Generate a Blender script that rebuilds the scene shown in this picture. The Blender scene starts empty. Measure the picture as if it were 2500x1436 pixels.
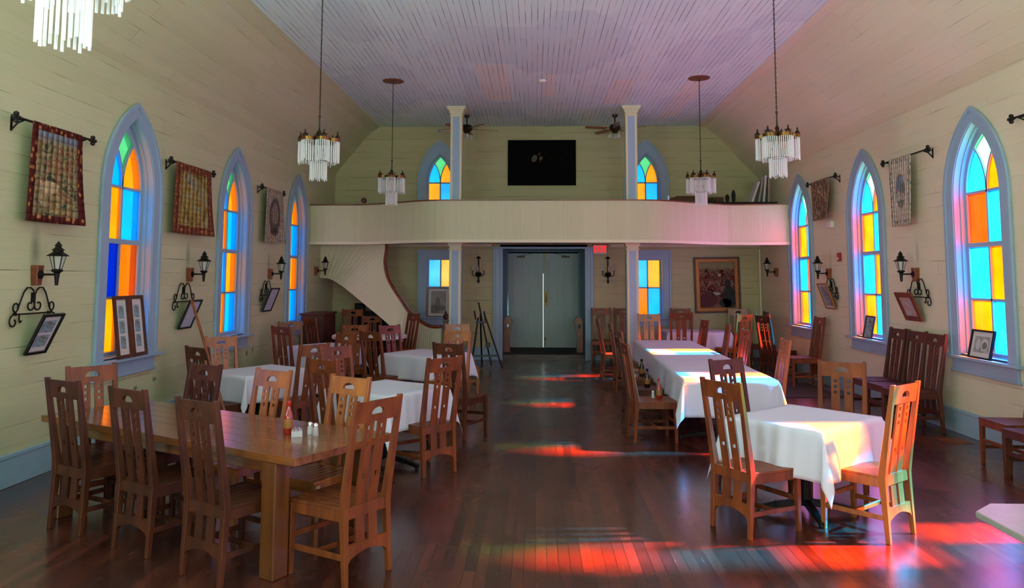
import bpy, bmesh, math, random
from mathutils import Vector, Matrix
from mathutils.geometry import tessellate_polygon
random.seed(7)
PI = math.pi
sc = bpy.context.scene
COL = sc.collection
R = math.radians

# ------------------------------------------------------------------ camera
cam = bpy.data.cameras.new('camera'); camo = bpy.data.objects.new('camera', cam); COL.objects.link(camo)
sc.camera = camo
cam.sensor_width = 36; cam.sensor_fit = 'HORIZONTAL'
cam.lens = 1880/2500*36
cam.shift_y = -(718-517)/2500
cam.clip_start = .05; cam.clip_end = 200
_X = Vector((0.99954069, 0.03019206, 0.00261651))     # camera right in world
_U = Vector((0.0, -0.08633869, 0.99626584))           # camera up
_F = Vector((-0.03030522, 0.99580825, 0.08629904))    # camera forward
m3 = Matrix((_X, _U, -_F)).transposed()
camo.matrix_world = Matrix.Translation((0, 0, 1.83)) @ m3.to_4x4()

# ------------------------------------------------------------------ world, sun, exposure
w = bpy.data.worlds.new('World'); sc.world = w; w.use_nodes = True
nt = w.node_tree; nt.nodes.clear()
wo = nt.nodes.new('ShaderNodeOutputWorld'); bg = nt.nodes.new('ShaderNodeBackground')
tc = nt.nodes.new('ShaderNodeTexCoord'); sp = nt.nodes.new('ShaderNodeSeparateXYZ'); cr = nt.nodes.new('ShaderNodeValToRGB')
cr.color_ramp.elements[0].position = .46; cr.color_ramp.elements[0].color = (1.15, 1.2, 1.15, 1)
cr.color_ramp.elements[1].position = .56; cr.color_ramp.elements[1].color = (.88, .95, 1.0, 1)
mr = nt.nodes.new('ShaderNodeMath'); mr.operation = 'MULTIPLY_ADD'; mr.inputs[1].default_value = .5; mr.inputs[2].default_value = .5
nt.links.new(tc.outputs['Generated'], sp.inputs[0]); nt.links.new(sp.outputs['Z'], mr.inputs[0])
nt.links.new(mr.outputs[0], cr.inputs[0]); nt.links.new(cr.outputs[0], bg.inputs[0]); nt.links.new(bg.outputs[0], wo.inputs[0])
bg.inputs[1].default_value = 3.0
def sun_light(strength=240, ang=3.6):
    l = bpy.data.lights.new('sun', 'SUN'); l.energy = strength; l.angle = R(ang); l.color = (1, .96, .90)
    o = bpy.data.objects.new('sun', l); COL.objects.link(o)
    e = R(32.5); az = R(4)
    d = Vector((-math.cos(e)*math.cos(az), -math.cos(e)*math.sin(az), -math.sin(e)))
    o.rotation_euler = d.to_track_quat('-Z', 'Y').to_euler(); o.location = (12, 6, 8)
sun_light()
def add_fill_light(loc, rot, sx, sy, power, col=(1, .97, .92)):
    l = bpy.data.lights.new('window_daylight', 'AREA'); l.shape = 'RECTANGLE'; l.size = sx; l.size_y = sy; l.energy = power; l.color = col
    o = bpy.data.objects.new('window_daylight', l); COL.objects.link(o); o.location = loc; o.rotation_euler = rot
# unseen fill lamps added at the wall behind the photographer to brighten the room
for _x in (-2.6, 3.1): add_fill_light((_x, -3.92, 2.3), (R(150), 0, 0), 2.0, 2.2, 240, (.78, 1, 1))
# further unseen fill lamps added just inside the side windows near the photographer
for _y in (-.46, 2.57): add_fill_light((-4.58, _y, 2.1), (R(150), 0, R(-90)), .85, 1.9, 430, (.78, 1, .95))   # aimed upward to lift the ceiling and coves
for _y in (-.15, 2.8): add_fill_light((5.04, _y, 2.1), (R(140), 0, R(90)), .85, 1.9, 110, (.78, 1, .92))
sc.view_settings.view_transform = 'Standard'; sc.view_settings.look = 'None'
sc.view_settings.gamma = 1; sc.view_settings.use_curve_mapping = False
sc.view_settings.exposure = 0.14
cy = sc.cycles
cy.use_denoising = True; cy.max_bounces = 10; cy.diffuse_bounces = 5; cy.glossy_bounces = 3; cy.transmission_bounces = 6
cy.transparent_max_bounces = 12; cy.sample_clamp_indirect = 4; cy.caustics_reflective = False; cy.caustics_refractive = False

# ------------------------------------------------------------------ room numbers
XL, XR, YB, YF = -4.62, 5.08, 17.55, -4.0
ZC, ZW, ZWL = 5.33, 4.10, 4.20
LWIN = [8.63, 11.66, 14.75]; RWIN = [8.97, 11.95, 14.87]

# ------------------------------------------------------------------ materials
def lin(h):
    if isinstance(h, str):
        h = tuple(int(h[i:i+2], 16)/255 for i in (0, 2, 4))
    return tuple((c/12.92 if c <= .04045 else ((c+.055)/1.055)**2.4) for c in h) + (1,)
MATS = {}
def newmat(name):
    m = bpy.data.materials.new(name); m.use_nodes = True; t = m.node_tree; t.nodes.clear()
    o = t.nodes.new('ShaderNodeOutputMaterial'); MATS[name] = m
    return m, t, o
def N(t, typ, **kw):
    n = t.nodes.new(typ)
    for k, v in kw.items():
        if k in n.inputs: n.inputs[k].default_value = v
        else: setattr(n, k, v)
    return n
def mixc(t, f, a, b, mode='MIX'):
    n = t.nodes.new('ShaderNodeMix'); n.data_type = 'RGBA'; n.blend_type = mode
    for s, v in ((0, f), (6, a), (7, b)):
        if hasattr(v, 'is_linked') or hasattr(v, 'links'): t.links.new(v, n.inputs[s])
        else: n.inputs[s].default_value = v
    return n.outputs[2]
def simple(name, col, rough=.5, metal=0, noise=0, nscale=8, spec=.5, bump=0, rand=0, coat=0, alpha=1):
    m, t, o = newmat(name); b = N(t, 'ShaderNodeBsdfPrincipled')
    c = lin(col); b.inputs['Base Color'].default_value = c; b.inputs['Roughness'].default_value = rough
    b.inputs['Metallic'].default_value = metal; b.inputs['Specular IOR Level'].default_value = spec
    b.inputs['Coat Weight'].default_value = coat; b.inputs['Alpha'].default_value = alpha
    if noise or bump:
        tcn = N(t, 'ShaderNodeTexCoord'); nz = N(t, 'ShaderNodeTexNoise'); nz.inputs['Scale'].default_value = nscale; nz.inputs['Detail'].default_value = 5
        t.links.new(tcn.outputs['Object'], nz.inputs['Vector'])
        if noise:
            dk = tuple(x*(1-noise) for x in c[:3])+(1,); lt = tuple(min(1, x*(1+noise)) for x in c[:3])+(1,)
            t.links.new(mixc(t, nz.outputs['Fac'], dk, lt), b.inputs['Base Color'])
        if bump:
            bp = N(t, 'ShaderNodeBump'); bp.inputs['Strength'].default_value = bump; t.links.new(nz.outputs['Fac'], bp.inputs['Height']); t.links.new(bp.outputs[0], b.inputs['Normal'])
    t.links.new(b.outputs[0], o.inputs[0]); return m
def wood(name, c1, c2, rough=.35, scale=(2, 30, 30), rand=.25, coat=0, spec=.5):
    m, t, o = newmat(name); b = N(t, 'ShaderNodeBsdfPrincipled')
    tcn = N(t, 'ShaderNodeTexCoord'); mp = N(t, 'ShaderNodeMapping'); mp.inputs['Scale'].default_value = scale
    oi = N(t, 'ShaderNodeObjectInfo')
    nz = N(t, 'ShaderNodeTexNoise'); nz.inputs['Scale'].default_value = 1; nz.inputs['Detail'].default_value = 6; nz.inputs['Distortion'].default_value = .6
    t.links.new(tcn.outputs['Object'], mp.inputs[0]); t.links.new(mp.outputs[0], nz.inputs['Vector'])
    rp = N(t, 'ShaderNodeValToRGB'); rp.color_ramp.elements[0].position = .3; rp.color_ramp.elements[1].position = .7
    rp.color_ramp.elements[0].color = lin(c1); rp.color_ramp.elements[1].color = lin(c2); t.links.new(nz.outputs['Fac'], rp.inputs[0])
    hs = N(t, 'ShaderNodeHueSaturation'); mm = N(t, 'ShaderNodeMath', operation='MULTIPLY_ADD'); mm.inputs[1].default_value = rand*2; mm.inputs[2].default_value = 1-rand
    t.links.new(oi.outputs['Random'], mm.inputs[0]); t.links.new(mm.outputs[0], hs.inputs['Value']); t.links.new(rp.outputs[0], hs.inputs['Color'])
    t.links.new(hs.outputs[0], b.inputs['Base Color']); b.inputs['Roughness'].default_value = rough
    b.inputs['Coat Weight'].default_value = coat; b.inputs['Coat Roughness'].default_value = .15; b.inputs['Specular IOR Level'].default_value = spec
    t.links.new(b.outputs[0], o.inputs[0]); return m
def planks(name, c1, c2, line, roww, length, mortar, rough, bump=.3, linefade=.45, extra=None, spec=.4, coat=0, roughvar=0):
    """boards from UV given in metres: u along the board, v across"""
    m, t, o = newmat(name); b = N(t, 'ShaderNodeBsdfPrincipled'); uv = N(t, 'ShaderNodeUVMap'); uv.uv_map = 'UVMap'
    br = N(t, 'ShaderNodeTexBrick'); br.offset = .37; br.offset_frequency = 2
    br.inputs['Color1'].default_value = (0, 0, 0, 1); br.inputs['Color2'].default_value = (1, 1, 1, 1); br.inputs['Mortar'].default_value = (.5, .5, .5, 1)
    br.inputs['Scale'].default_value = 1; br.inputs['Mortar Size'].default_value = mortar; br.inputs['Brick Width'].default_value = length; br.inputs['Row Height'].default_value = roww
    br.inputs['Mortar Smooth'].default_value = .3
    t.links.new(uv.outputs[0], br.inputs['Vector'])
    nz = N(t, 'ShaderNodeTexNoise'); nz.inputs['Scale'].default_value = 1.3; nz.inputs['Detail'].default_value = 6; t.links.new(uv.outputs[0], nz.inputs['Vector'])
    mpf = N(t, 'ShaderNodeMapping'); mpf.inputs['Scale'].default_value = (2.2, 60, 1); t.links.new(uv.outputs[0], mpf.inputs[0])
    gr = N(t, 'ShaderNodeTexNoise'); gr.inputs['Scale'].default_value = 1; gr.inputs['Detail'].default_value = 5; t.links.new(mpf.outputs[0], gr.inputs['Vector'])
    base = mixc(t, br.outputs['Color'], lin(c1), lin(c2))
    base = mixc(t, .35, base, mixc(t, nz.outputs['Fac'], lin(c1), lin(c2)))
    base = mixc(t, .12, base, gr.outputs['Fac'], 'OVERLAY')
    if extra: base = extra(t, uv, base, nz)
    # broken seam lines
    n2 = N(t, 'ShaderNodeTexNoise'); n2.inputs['Scale'].default_value = 1.9; n2.inputs['Detail'].default_value = 4
    mpx = N(t, 'ShaderNodeMapping'); mpx.inputs['Scale'].default_value = (.6, 3.0, 1); mpx.inputs['Location'].default_value = (9, 4, 0); t.links.new(uv.outputs[0], mpx.inputs[0]); t.links.new(mpx.outputs[0], n2.inputs['Vector'])
    rg = N(t, 'ShaderNodeMapRange'); rg.inputs['From Min'].default_value = linefade; rg.inputs['From Max'].default_value = linefade+.2
    t.links.new(n2.outputs['Fac'], rg.inputs[0])
    mu = N(t, 'ShaderNodeMath', operation='MULTIPLY'); t.links.new(rg.outputs[0], mu.inputs[0]); t.links.new(br.outputs['Fac'], mu.inputs[1])
    base = mixc(t, mu.outputs[0], base, lin(line))
    t.links.new(base, b.inputs['Base Color']); b.inputs['Specular IOR Level'].default_value = spec; b.inputs['Coat Weight'].default_value = coat; b.inputs['Coat Roughness'].default_value = .22
    if roughvar:
        r2 = N(t, 'ShaderNodeMapRange'); r2.inputs['From Min'].default_value = .3; r2.inputs['From Max'].default_value = .7
        r2.inputs['To Min'].default_value = rough-roughvar; r2.inputs['To Max'].default_value = rough+roughvar; t.links.new(nz.outputs['Fac'], r2.inputs[0]); t.links.new(r2.outputs[0], b.inputs['Roughness'])
    else: b.inputs['Roughness'].default_value = rough
    bp = N(t, 'ShaderNodeBump'); bp.inputs['Strength'].default_value = bump; bp.inputs['Distance'].default_value = .004; bp.invert = True
    t.links.new(br.outputs['Fac'], bp.inputs['Height']); t.links.new(bp.outputs[0], b.inputs['Normal'])
    t.links.new(b.outputs[0], o.inputs[0]); return m

def ceil_extra(t, uv, base, nz):
    # repainted patches: blue-grey blotches and a few bare cream boards
    v = N(t, 'ShaderNodeTexVoronoi'); v.inputs['Scale'].default_value = .9; v.distance = 'CHEBYCHEV'
    mp = N(t, 'ShaderNodeMapping'); mp.inputs['Scale'].default_value = (.55, 1.2, 1); t.links.new(uv.outputs[0], mp.inputs[0]); t.links.new(mp.outputs[0], v.inputs['Vector'])
    sx = N(t, 'ShaderNodeSeparateColor'); t.links.new(v.outputs['Color'], sx.inputs[0])
    g = N(t, 'ShaderNodeMapRange'); g.inputs['From Min'].default_value = .66; g.inputs['From Max'].default_value = .74; t.links.new(sx.outputs[0], g.inputs[0])
    base = mixc(t, mulv(t, g.outputs[0], .25), base, lin('AEBECC'))
    xyz = N(t, 'ShaderNodeSeparateXYZ'); t.links.new(uv.outputs[0], xyz.inputs[0])
    tot = None
    for (x0, x1, y0, y1) in ((-.95, -.42, 12.4, 14.9), (1.42, 1.85, 13.4, 15.3), (.22, .42, 13.0, 14.6), (2.72, 3.1, 13.3, 16.6)):
        k = None
        for src, lo, hi in ((1, x0, x1), (0, y0, y1)):
            for op, val in (('GREATER_THAN', lo), ('LESS_THAN', hi)):
                q = N(t, 'ShaderNodeMath', operation=op); t.links.new(xyz.outputs[src], q.inputs[0]); q.inputs[1].default_value = val
                if k is None: k = q.outputs[0]
                else: k = mulv(t, k, q.outputs[0])
        if tot is None: tot = k
        else:
            q = N(t, 'ShaderNodeMath', operation='MAXIMUM'); t.links.new(tot, q.inputs[0]); t.links.new(k, q.inputs[1]); tot = q.outputs[0]
    return mixc(t, mulv(t, tot, .5), base, lin('F0E2C8'))
def mulv(t, a, b):
    q = N(t, 'ShaderNodeMath', operation='MULTIPLY'); t.links.new(a, q.inputs[0])
    if isinstance(b, (int, float)): q.inputs[1].default_value = b
    else: t.links.new(b, q.inputs[1])
    return q.outputs[0]
def floor_extra(t, uv, base, nz):
    # fine pale scratches and worn varnish
    w1 = N(t, 'ShaderNodeTexNoise'); w1.inputs['Scale'].default_value = .8; w1.inputs['Detail'].default_value = 8; w1.inputs['Roughness'].default_value = .7
    t.links.new(uv.outputs[0], w1.inputs['Vector'])
    tot = None
    for rot, s in ((.5, (3, 90, 1)), (-.7, (4, 110, 1)), (1.3, (3.5, 120, 1))):
        mp = N(t, 'ShaderNodeMapping'); mp.inputs['Rotation'].default_value = (0, 0, rot); mp.inputs['Scale'].default_value = s; t.links.new(uv.outputs[0], mp.inputs[0])
        n = N(t, 'ShaderNodeTexNoise'); n.inputs['Scale'].default_value = 1; n.inputs['Detail'].default_value = 2; t.links.new(mp.outputs[0], n.inputs['Vector'])
        g = N(t, 'ShaderNodeMapRange'); g.inputs['From Min'].default_value = .70; g.inputs['From Max'].default_value = .78; t.links.new(n.outputs['Fac'], g.inputs[0])
        if tot is None: tot = g.outputs[0]
        else:
            q = N(t, 'ShaderNodeMath', operation='MAXIMUM'); t.links.new(tot, q.inputs[0]); t.links.new(g.outputs[0], q.inputs[1]); tot = q.outputs[0]
    g2 = N(t, 'ShaderNodeMapRange'); g2.inputs['From Min'].default_value = .45; g2.inputs['From Max'].default_value = .62; t.links.new(w1.outputs['Fac'], g2.inputs[0])
    base = mixc(t, mulv(t, mulv(t, tot, g2.outputs[0]), .55), base, lin('B99A84'))
    return mixc(t, mulv(t, g2.outputs[0], .05), base, lin('9A7A6C'))

def stains(bl, col='4A4A38'):
    def f(t, uv, base, nz):
        for (u0, v0, ru, rv, k) in bl:
            vm = N(t, 'ShaderNodeVectorMath', operation='MULTIPLY_ADD'); t.links.new(nz.outputs['Color'], vm.inputs[0]); vm.inputs[1].default_value = (ru*1.2, rv*1.2, 0); t.links.new(uv.outputs[0], vm.inputs[2])
            mq = N(t, 'ShaderNodeMapping'); mq.inputs['Scale'].default_value = (1/ru, 1/rv, 0); mq.inputs['Location'].default_value = (-u0/ru-.6, -v0/rv-.6, 0); t.links.new(vm.outputs[0], mq.inputs[0])
            ln = N(t, 'ShaderNodeVectorMath', operation='LENGTH'); t.links.new(mq.outputs[0], ln.inputs[0])
            g = N(t, 'ShaderNodeMapRange'); g.inputs['From Min'].default_value = 1.3; g.inputs['From Max'].default_value = .2; t.links.new(ln.outputs['Value'], g.inputs[0])
            base = mixc(t, mulv(t, g.outputs[0], k), base, lin(col))
        return base
    return f
def mulv(t, a, b):
    q = N(t, 'ShaderNodeMath', operation='MULTIPLY'); t.links.new(a, q.inputs[0])
    if isinstance(b, (int, float)): q.inputs[1].default_value = b
    else: t.links.new(b, q.inputs[1])
    return q.outputs[0]
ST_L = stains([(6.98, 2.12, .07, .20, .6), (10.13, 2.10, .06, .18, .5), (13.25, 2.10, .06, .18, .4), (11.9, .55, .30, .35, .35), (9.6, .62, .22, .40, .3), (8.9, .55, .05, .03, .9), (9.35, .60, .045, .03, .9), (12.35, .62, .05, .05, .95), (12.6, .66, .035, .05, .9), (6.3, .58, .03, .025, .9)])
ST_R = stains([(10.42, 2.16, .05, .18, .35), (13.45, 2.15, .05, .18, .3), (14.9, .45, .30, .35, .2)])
M_WALL = planks('cream_boards', 'B6BC90', 'C2C69C', '55543A', .172, 3.1, .0035, .55, .5, .5, extra=ST_L)
M_WALLR = planks('cream_boards_warm', 'D6CDAA', 'DED4B4', '6A6248', .172, 3.3, .0032, .55, .5, .52, extra=ST_R)
M_WALLB = planks('cream_boards_back', 'ABA578', 'B6B084', '45412A', .148, 3.6, .004, .55, .3, .46)
M_CEIL = planks('ceiling_boards', 'D2EAE4', 'DCF0EC', '70717A', .083, 4.2, .0045, .6, .7, .40, extra=ceil_extra)
M_FLOOR = planks('floor_boards', '1C0C0A', '602C1E', '060202', .075, 1.9, .002, .27, .35, .28, extra=floor_extra, spec=.5, coat=.3, roughvar=.03)
M_PARA = planks('beadboard', 'BFBF98', 'C6C6A0', '84826A', .075, 20, .0016, .5, .25, .50)
M_CREAM = simple('cream_paint', 'DAD5B4', .5, noise=.05, nscale=5)
M_BLUE = simple('blue_trim', '8FA9BE', .45, noise=.08, nscale=6, bump=.05)
M_BLUE2 = simple('pale_blue_panel', '9AB4CC', .5, noise=.05)
M_TEAL = simple('teal_jamb', '6F9AA8', .5, noise=.08)
M_BASE = simple('baseboard_blue', '8FB2BF', .45, noise=.07, nscale=5)
M_DOOR = simple('door_white', 'B4BFBE', .45, noise=.04, nscale=5)
M_IRON = simple('black_iron', '17130F', .5, .6)
M_EASEL = simple('easel_black', '14110F', .45)
M_BRASS = simple('old_brass', '6B4E22', .35, .85, noise=.4, nscale=30)
M_DKBRASS = simple('dark_bronze', '3A2A1C', .4, .7, noise=.3, nscale=30)
M_CHAIR = wood('chair_wood', '54240D', '803C18', .46, (14, 14, 2.5), .2, .06, .4)
M_CHAIRD = wood('chair_wood_dark', '36150A', '562810', .5, (14, 14, 2.5), .15, .04, .35)
M_CHAIRL = wood('chair_wood_light', '7A3E16', 'A05E24', .32, (14, 14, 2.5), .15, .35)
M_OAK = wood('oak_top', '5E3012', '864A1C', .2, (1.5, 22, 22), .02, .6)
M_OAKV = wood('oak_leg', '4E2A10', '6E3C18', .35, (22, 22, 1.5), .06, .2)
M_RAIL = wood('rail_wood', '5E2A12', '8A4420', .35, (3, 20, 20), .1, .2)
M_DKW = wood('dark_red_wood', '2C100B', '4A1C12', .4, (14, 14, 2), .15)
M_FRAMEW = wood('frame_wood', '3A1E14', '54301E', .4, (14, 14, 14), .1)
M_FRAMER = wood('frame_red_wood', '5E2A14', '7E3E20', .4, (14, 14, 14), .05)
M_GOLD = simple('gilt_frame', '9A6420', .35, .4, noise=.25, nscale=20)
M_BLACKF = simple('black_frame', '0B0A0A', .35)
M_MATW = simple('mat_board', 'C9C6C0', .7)
M_WHITE = simple('white_plastic', 'D8D6CC', .5)
M_RED = simple('red_plastic', '9E1418', .4)
M_DARK = simple('dark_void', '0B0908', .8)
M_RUBBER = simple('dark_metal', '1B1A1A', .4, .5)
M_MAT = simple('entry_mat', '2E2A26', .95, noise=.4, nscale=40)
M_RUG = simple('rug_dark', '352620', .95, noise=.4, nscale=30)
M_CARD = simple('cardboard', '5A3A20', .8, noise=.15)
M_PAPER = simple('paper', 'C8CDD0', .6)
M_BRUSH = simple('smoked_medallion', '6B3A20', .45, noise=.3, nscale=12)
M_STONE = simple('counter_top', '8E8A80', .35, noise=.25, nscale=12)
def cloth_mat():
    m, t, o = newmat('white_cloth'); b = N(t, 'ShaderNodeBsdfDiffuse'); b.inputs[0].default_value = (.78, .79, .90, 1)
    tr = N(t, 'ShaderNodeBsdfTranslucent'); tr.inputs[0].default_value = (.70, .70, .74, 1)
    ms = N(t, 'ShaderNodeMixShader'); ms.inputs[0].default_value = .22
    tcn = N(t, 'ShaderNodeTexCoord'); nz = N(t, 'ShaderNodeTexNoise'); nz.inputs['Scale'].default_value = 9; nz.inputs['Detail'].default_value = 4
    bp = N(t, 'ShaderNodeBump'); bp.inputs['Strength'].default_value = .25; bp.inputs['Distance'].default_value = .01
    t.links.new(tcn.outputs['Object'], nz.inputs['Vector']); t.links.new(nz.outputs['Fac'], bp.inputs['Height']); t.links.new(bp.outputs[0], b.inputs['Normal'])
    t.links.new(b.outputs[0], ms.inputs[1]); t.links.new(tr.outputs[0], ms.inputs[2]); t.links.new(ms.outputs[0], o.inputs[0]); return m
M_CLOTH = cloth_mat()
def glass_pane(name, tint, trans, f):
    """stained, slightly frosted glass: part of the light goes straight through, part is scattered"""
    m, t, o = newmat(name)
    a = N(t, 'ShaderNodeBsdfTransparent'); a.inputs[0].default_value = tint + (1,)
    b = N(t, 'ShaderNodeBsdfTranslucent'); b.inputs[0].default_value = trans + (1,)
    tcn = N(t, 'ShaderNodeTexCoord'); nz = N(t, 'ShaderNodeTexNoise'); nz.inputs['Scale'].default_value = 2.2; nz.inputs['Detail'].default_value = 3
    t.links.new(tcn.outputs['Object'], nz.inputs['Vector'])
    mr = N(t, 'ShaderNodeMapRange'); mr.inputs['From Min'].default_value = .3; mr.inputs['From Max'].default_value = .7; mr.inputs['To Min'].default_value = f-.12; mr.inputs['To Max'].default_value = f+.12
    t.links.new(nz.outputs['Fac'], mr.inputs[0])
    ms = N(t, 'ShaderNodeMixShader'); t.links.new(mr.outputs[0], ms.inputs[0]); t.links.new(a.outputs[0], ms.inputs[1]); t.links.new(b.outputs[0], ms.inputs[2])
    g = N(t, 'ShaderNodeBsdfGlossy'); g.inputs['Roughness'].default_value = .15
    m2 = N(t, 'ShaderNodeMixShader'); m2.inputs[0].default_value = .04; t.links.new(ms.outputs[0], m2.inputs[1]); t.links.new(g.outputs[0], m2.inputs[2])
    t.links.new(m2.outputs[0], o.inputs[0]); return m
GL = {'B': glass_pane('blue_glass', (.02, .55, .85), (.0, .28, .9), .35),
      'O': glass_pane('amber_glass', (.95, .50, .02), (.9, .16, .0), .3),
      'G': glass_pane('green_glass', (.25, .62, .36), (.12, .32, .18), .3),
      'D': glass_pane('deep_blue_glass', (.0, .10, .50), (.0, .06, .4), .4),
      'R': glass_pane('red_orange_glass', (.85, .20, .01), (.6, .03, .0), .2),
      'C': glass_pane('cyan_glass', (.05, .52, .85), (.02, .20, .50), .3),
      'Y': glass_pane('yellow_glass', (.95, .31, .02), (.6, .09, .0), .2)}
def clear_rod(name='crystal', col=(.86, .88, .86), k=.6):
    m, t, o = newmat(name); a = N(t, 'ShaderNodeBsdfTransparent'); b = N(t, 'ShaderNodeBsdfPrincipled'); b.inputs['Base Color'].default_value = col+(1,); b.inputs['Roughness'].default_value = .12
    ms = N(t, 'ShaderNodeMixShader'); ms.inputs[0].default_value = k; t.links.new(a.outputs[0], ms.inputs[1]); t.links.new(b.outputs[0], ms.inputs[2]); t.links.new(ms.outputs[0], o.inputs[0]); return m
M_ROD = clear_rod(); M_LGLASS = clear_rod('lantern_glass', (.75, .78, .70), .35); M_SHAKER = clear_rod('shaker_glass', (.8, .82, .85), .45)
M_SAUCE = simple('hot_sauce', '8E1E0C', .15, noise=.2, nscale=20, coat=.5); M_BROWNB = simple('brown_bottle', '2A0F08', .12, coat=.5); M_LABEL = simple('bottle_label', '8E5A24', .5); M_PINK = simple('pink_packet', 'B4626E', .6); M_CAP = simple('red_cap', 'A81510', .35)
M_CHROME = simple('chrome', 'C8C8C8', .2, 1.0)
def emis(name, col, s):
    m, t, o = newmat(name); e = N(t, 'ShaderNodeEmission'); e.inputs[0].default_value = lin(col); e.inputs[1].default_value = s; t.links.new(e.outputs[0], o.inputs[0]); return m
M_EXIT = emis('exit_letters', 'FF1A22', 1.3); M_EXITP = emis('exit_panel', 'D87C7C', .45)

def picture(name, cols, scale=(6, 6), border=None, bands=None, rough=.8, blobs=()):
    """woven or painted picture as mottled patches, UV 0..1"""
    m, t, o = newmat(name); b = N(t, 'ShaderNodeBsdfPrincipled'); b.inputs['Roughness'].default_value = rough; b.inputs['Specular IOR Level'].default_value = .15
    uv = N(t, 'ShaderNodeUVMap'); uv.uv_map = 'UVMap'; mp = N(t, 'ShaderNodeMapping'); mp.inputs['Scale'].default_value = (scale[0], scale[1], 1); t.links.new(uv.outputs[0], mp.inputs[0])
    nz = N(t, 'ShaderNodeTexNoise'); nz.inputs['Scale'].default_value = 1; nz.inputs['Detail'].default_value = 7; nz.inputs['Roughness'].default_value = .65; nz.inputs['Distortion'].default_value = 1.2
    t.links.new(mp.outputs[0], nz.inputs['Vector'])
    rp = N(t, 'ShaderNodeValToRGB'); el = rp.color_ramp.elements
    while len(el) < len(cols): el.new(.5)
    for i, c in enumerate(cols): el[i].position = .32+.36*i/(len(cols)-1); el[i].color = lin(c)
    t.links.new(nz.outputs['Fac'], rp.inputs[0]); base = rp.outputs[0]
    xyz = N(t, 'ShaderNodeSeparateXYZ'); t.links.new(uv.outputs[0], xyz.inputs[0])
    for bd in bands or ():   # (v centre, half height, colour, strength)
        q = N(t, 'ShaderNodeMath', operation='SUBTRACT'); t.links.new(xyz.outputs[1], q.inputs[0]); q.inputs[1].default_value = bd[0]
        a = N(t, 'ShaderNodeMath', operation='ABSOLUTE'); t.links.new(q.outputs[0], a.inputs[0])
        g = N(t, 'ShaderNodeMapRange'); g.inputs['From Min'].default_value = bd[1]+.04; g.inputs['From Max'].default_value = bd[1]-.04; t.links.new(a.outputs[0], g.inputs[0])
        base = mixc(t, mulv(t, g.outputs[0], bd[3]), base, lin(bd[2]))
    for (bx, bz, rx, rz_, bc, bk_) in blobs:
        vm = N(t, 'ShaderNodeVectorMath', operation='MULTIPLY_ADD'); t.links.new(nz.outputs['Color'], vm.inputs[0]); vm.inputs[1].default_value = (.14, .14, 0); t.links.new(uv.outputs[0], vm.inputs[2])
        mq = N(t, 'ShaderNodeMapping'); mq.vector_type = 'POINT'; mq.inputs['Scale'].default_value = (1/rx, 1/rz_, 0); mq.inputs['Location'].default_value = (-(bx+.07)/rx, -(bz+.07)/rz_, 0); t.links.new(vm.outputs[0], mq.inputs[0])
        ln = N(t, 'ShaderNodeVectorMath', operation='LENGTH'); t.links.new(mq.outputs[0], ln.inputs[0])
        g = N(t, 'ShaderNodeMapRange'); g.inputs['From Min'].default_value = 1.08; g.inputs['From Max'].default_value = .92; t.links.new(ln.outputs['Value'], g.inputs[0])
        c2 = bc if not isinstance(bc, str) else lin(bc)
        base = mixc(t, mulv(t, g.outputs[0], bk_), base, c2)
    if border:  # (width, col dark, col light)
        ds = []
        for k in (0, 1):
            q = N(t, 'ShaderNodeMath', operation='SUBTRACT'); t.links.new(xyz.outputs[k], q.inputs[0]); q.inputs[1].default_value = .5
            a = N(t, 'ShaderNodeMath', operation='ABSOLUTE'); t.links.new(q.outputs[0], a.inputs[0])
            g = N(t, 'ShaderNodeMath', operation='GREATER_THAN'); t.links.new(a.outputs[0], g.inputs[0]); g.inputs[1].default_value = .5-border[0]*(1 if k == 0 else border[3]); ds.append(g.outputs[0])
        mx = N(t, 'ShaderNodeMath', operation='MAXIMUM'); t.links.new(ds[0], mx.inputs[0]); t.links.new(ds[1], mx.inputs[1])
        vo = N(t, 'ShaderNodeTexVoronoi'); vo.inputs['Scale'].default_value = 14; t.links.new(uv.outputs[0], vo.inputs['Vector'])
        gg = N(t, 'ShaderNodeMapRange'); gg.inputs['From Min'].default_value = .25; gg.inputs['From Max'].default_value = .4; t.links.new(vo.outputs['Distance'], gg.inputs[0])
        base = mixc(t, mx.outputs[0], base, mixc(t, gg.outputs[0], lin(border[2]), lin(border[1])))
    t.links.new(base, b.inputs['Base Color']); t.links.new(b.outputs[0], o.inputs[0]); return m
P_TAP1 = picture('tapestry_rust', ['2A2A22', '4E5038', '8E7A58', '6A3A26', 'B4946C'], (5, 8), (.11, '4A1512', 'A2683C', .65), [(.90, .05, '6A7484', .8)], blobs=[(.38, .36, .16, .07, 'B49A74', .8), (.27, .22, .03, .12, 'B49A74', .7), (.55, .22, .03, .1, 'A88A5E', .6), (.5, .55, .05, .16, '8E5A3A', .6), (.60, .13, .2, .03, 'A0804E', .5)])
P_TAP2 = picture('tapestry_ochre', ['5A4522', '7E6A34', '9A8246', '8C8A70', '6A3E22'], (4, 4), (.13, '6E3A26', '9A5E40', .9))
P_TAP3 = picture('tapestry_grey', ['8E8070', '9C8E7C', 'A89A88', '8A7C6C'], (4, 9), (.12, 'A09282', '6E6052', .5), blobs=[(.5, .5, .3, .34, '3E342C', .8), (.5, .55, .18, .2, '8E8070', .75), (.5, .2, .2, .08, '3A302A', .7)])
P_TAP4 = picture('tapestry_pink', ['9A7A66', 'B4967E', '4A4438', '8A5A4A', 'A89A7E'], (5, 5), (.07, '8A6A58', '6E5A48', .6))
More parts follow.
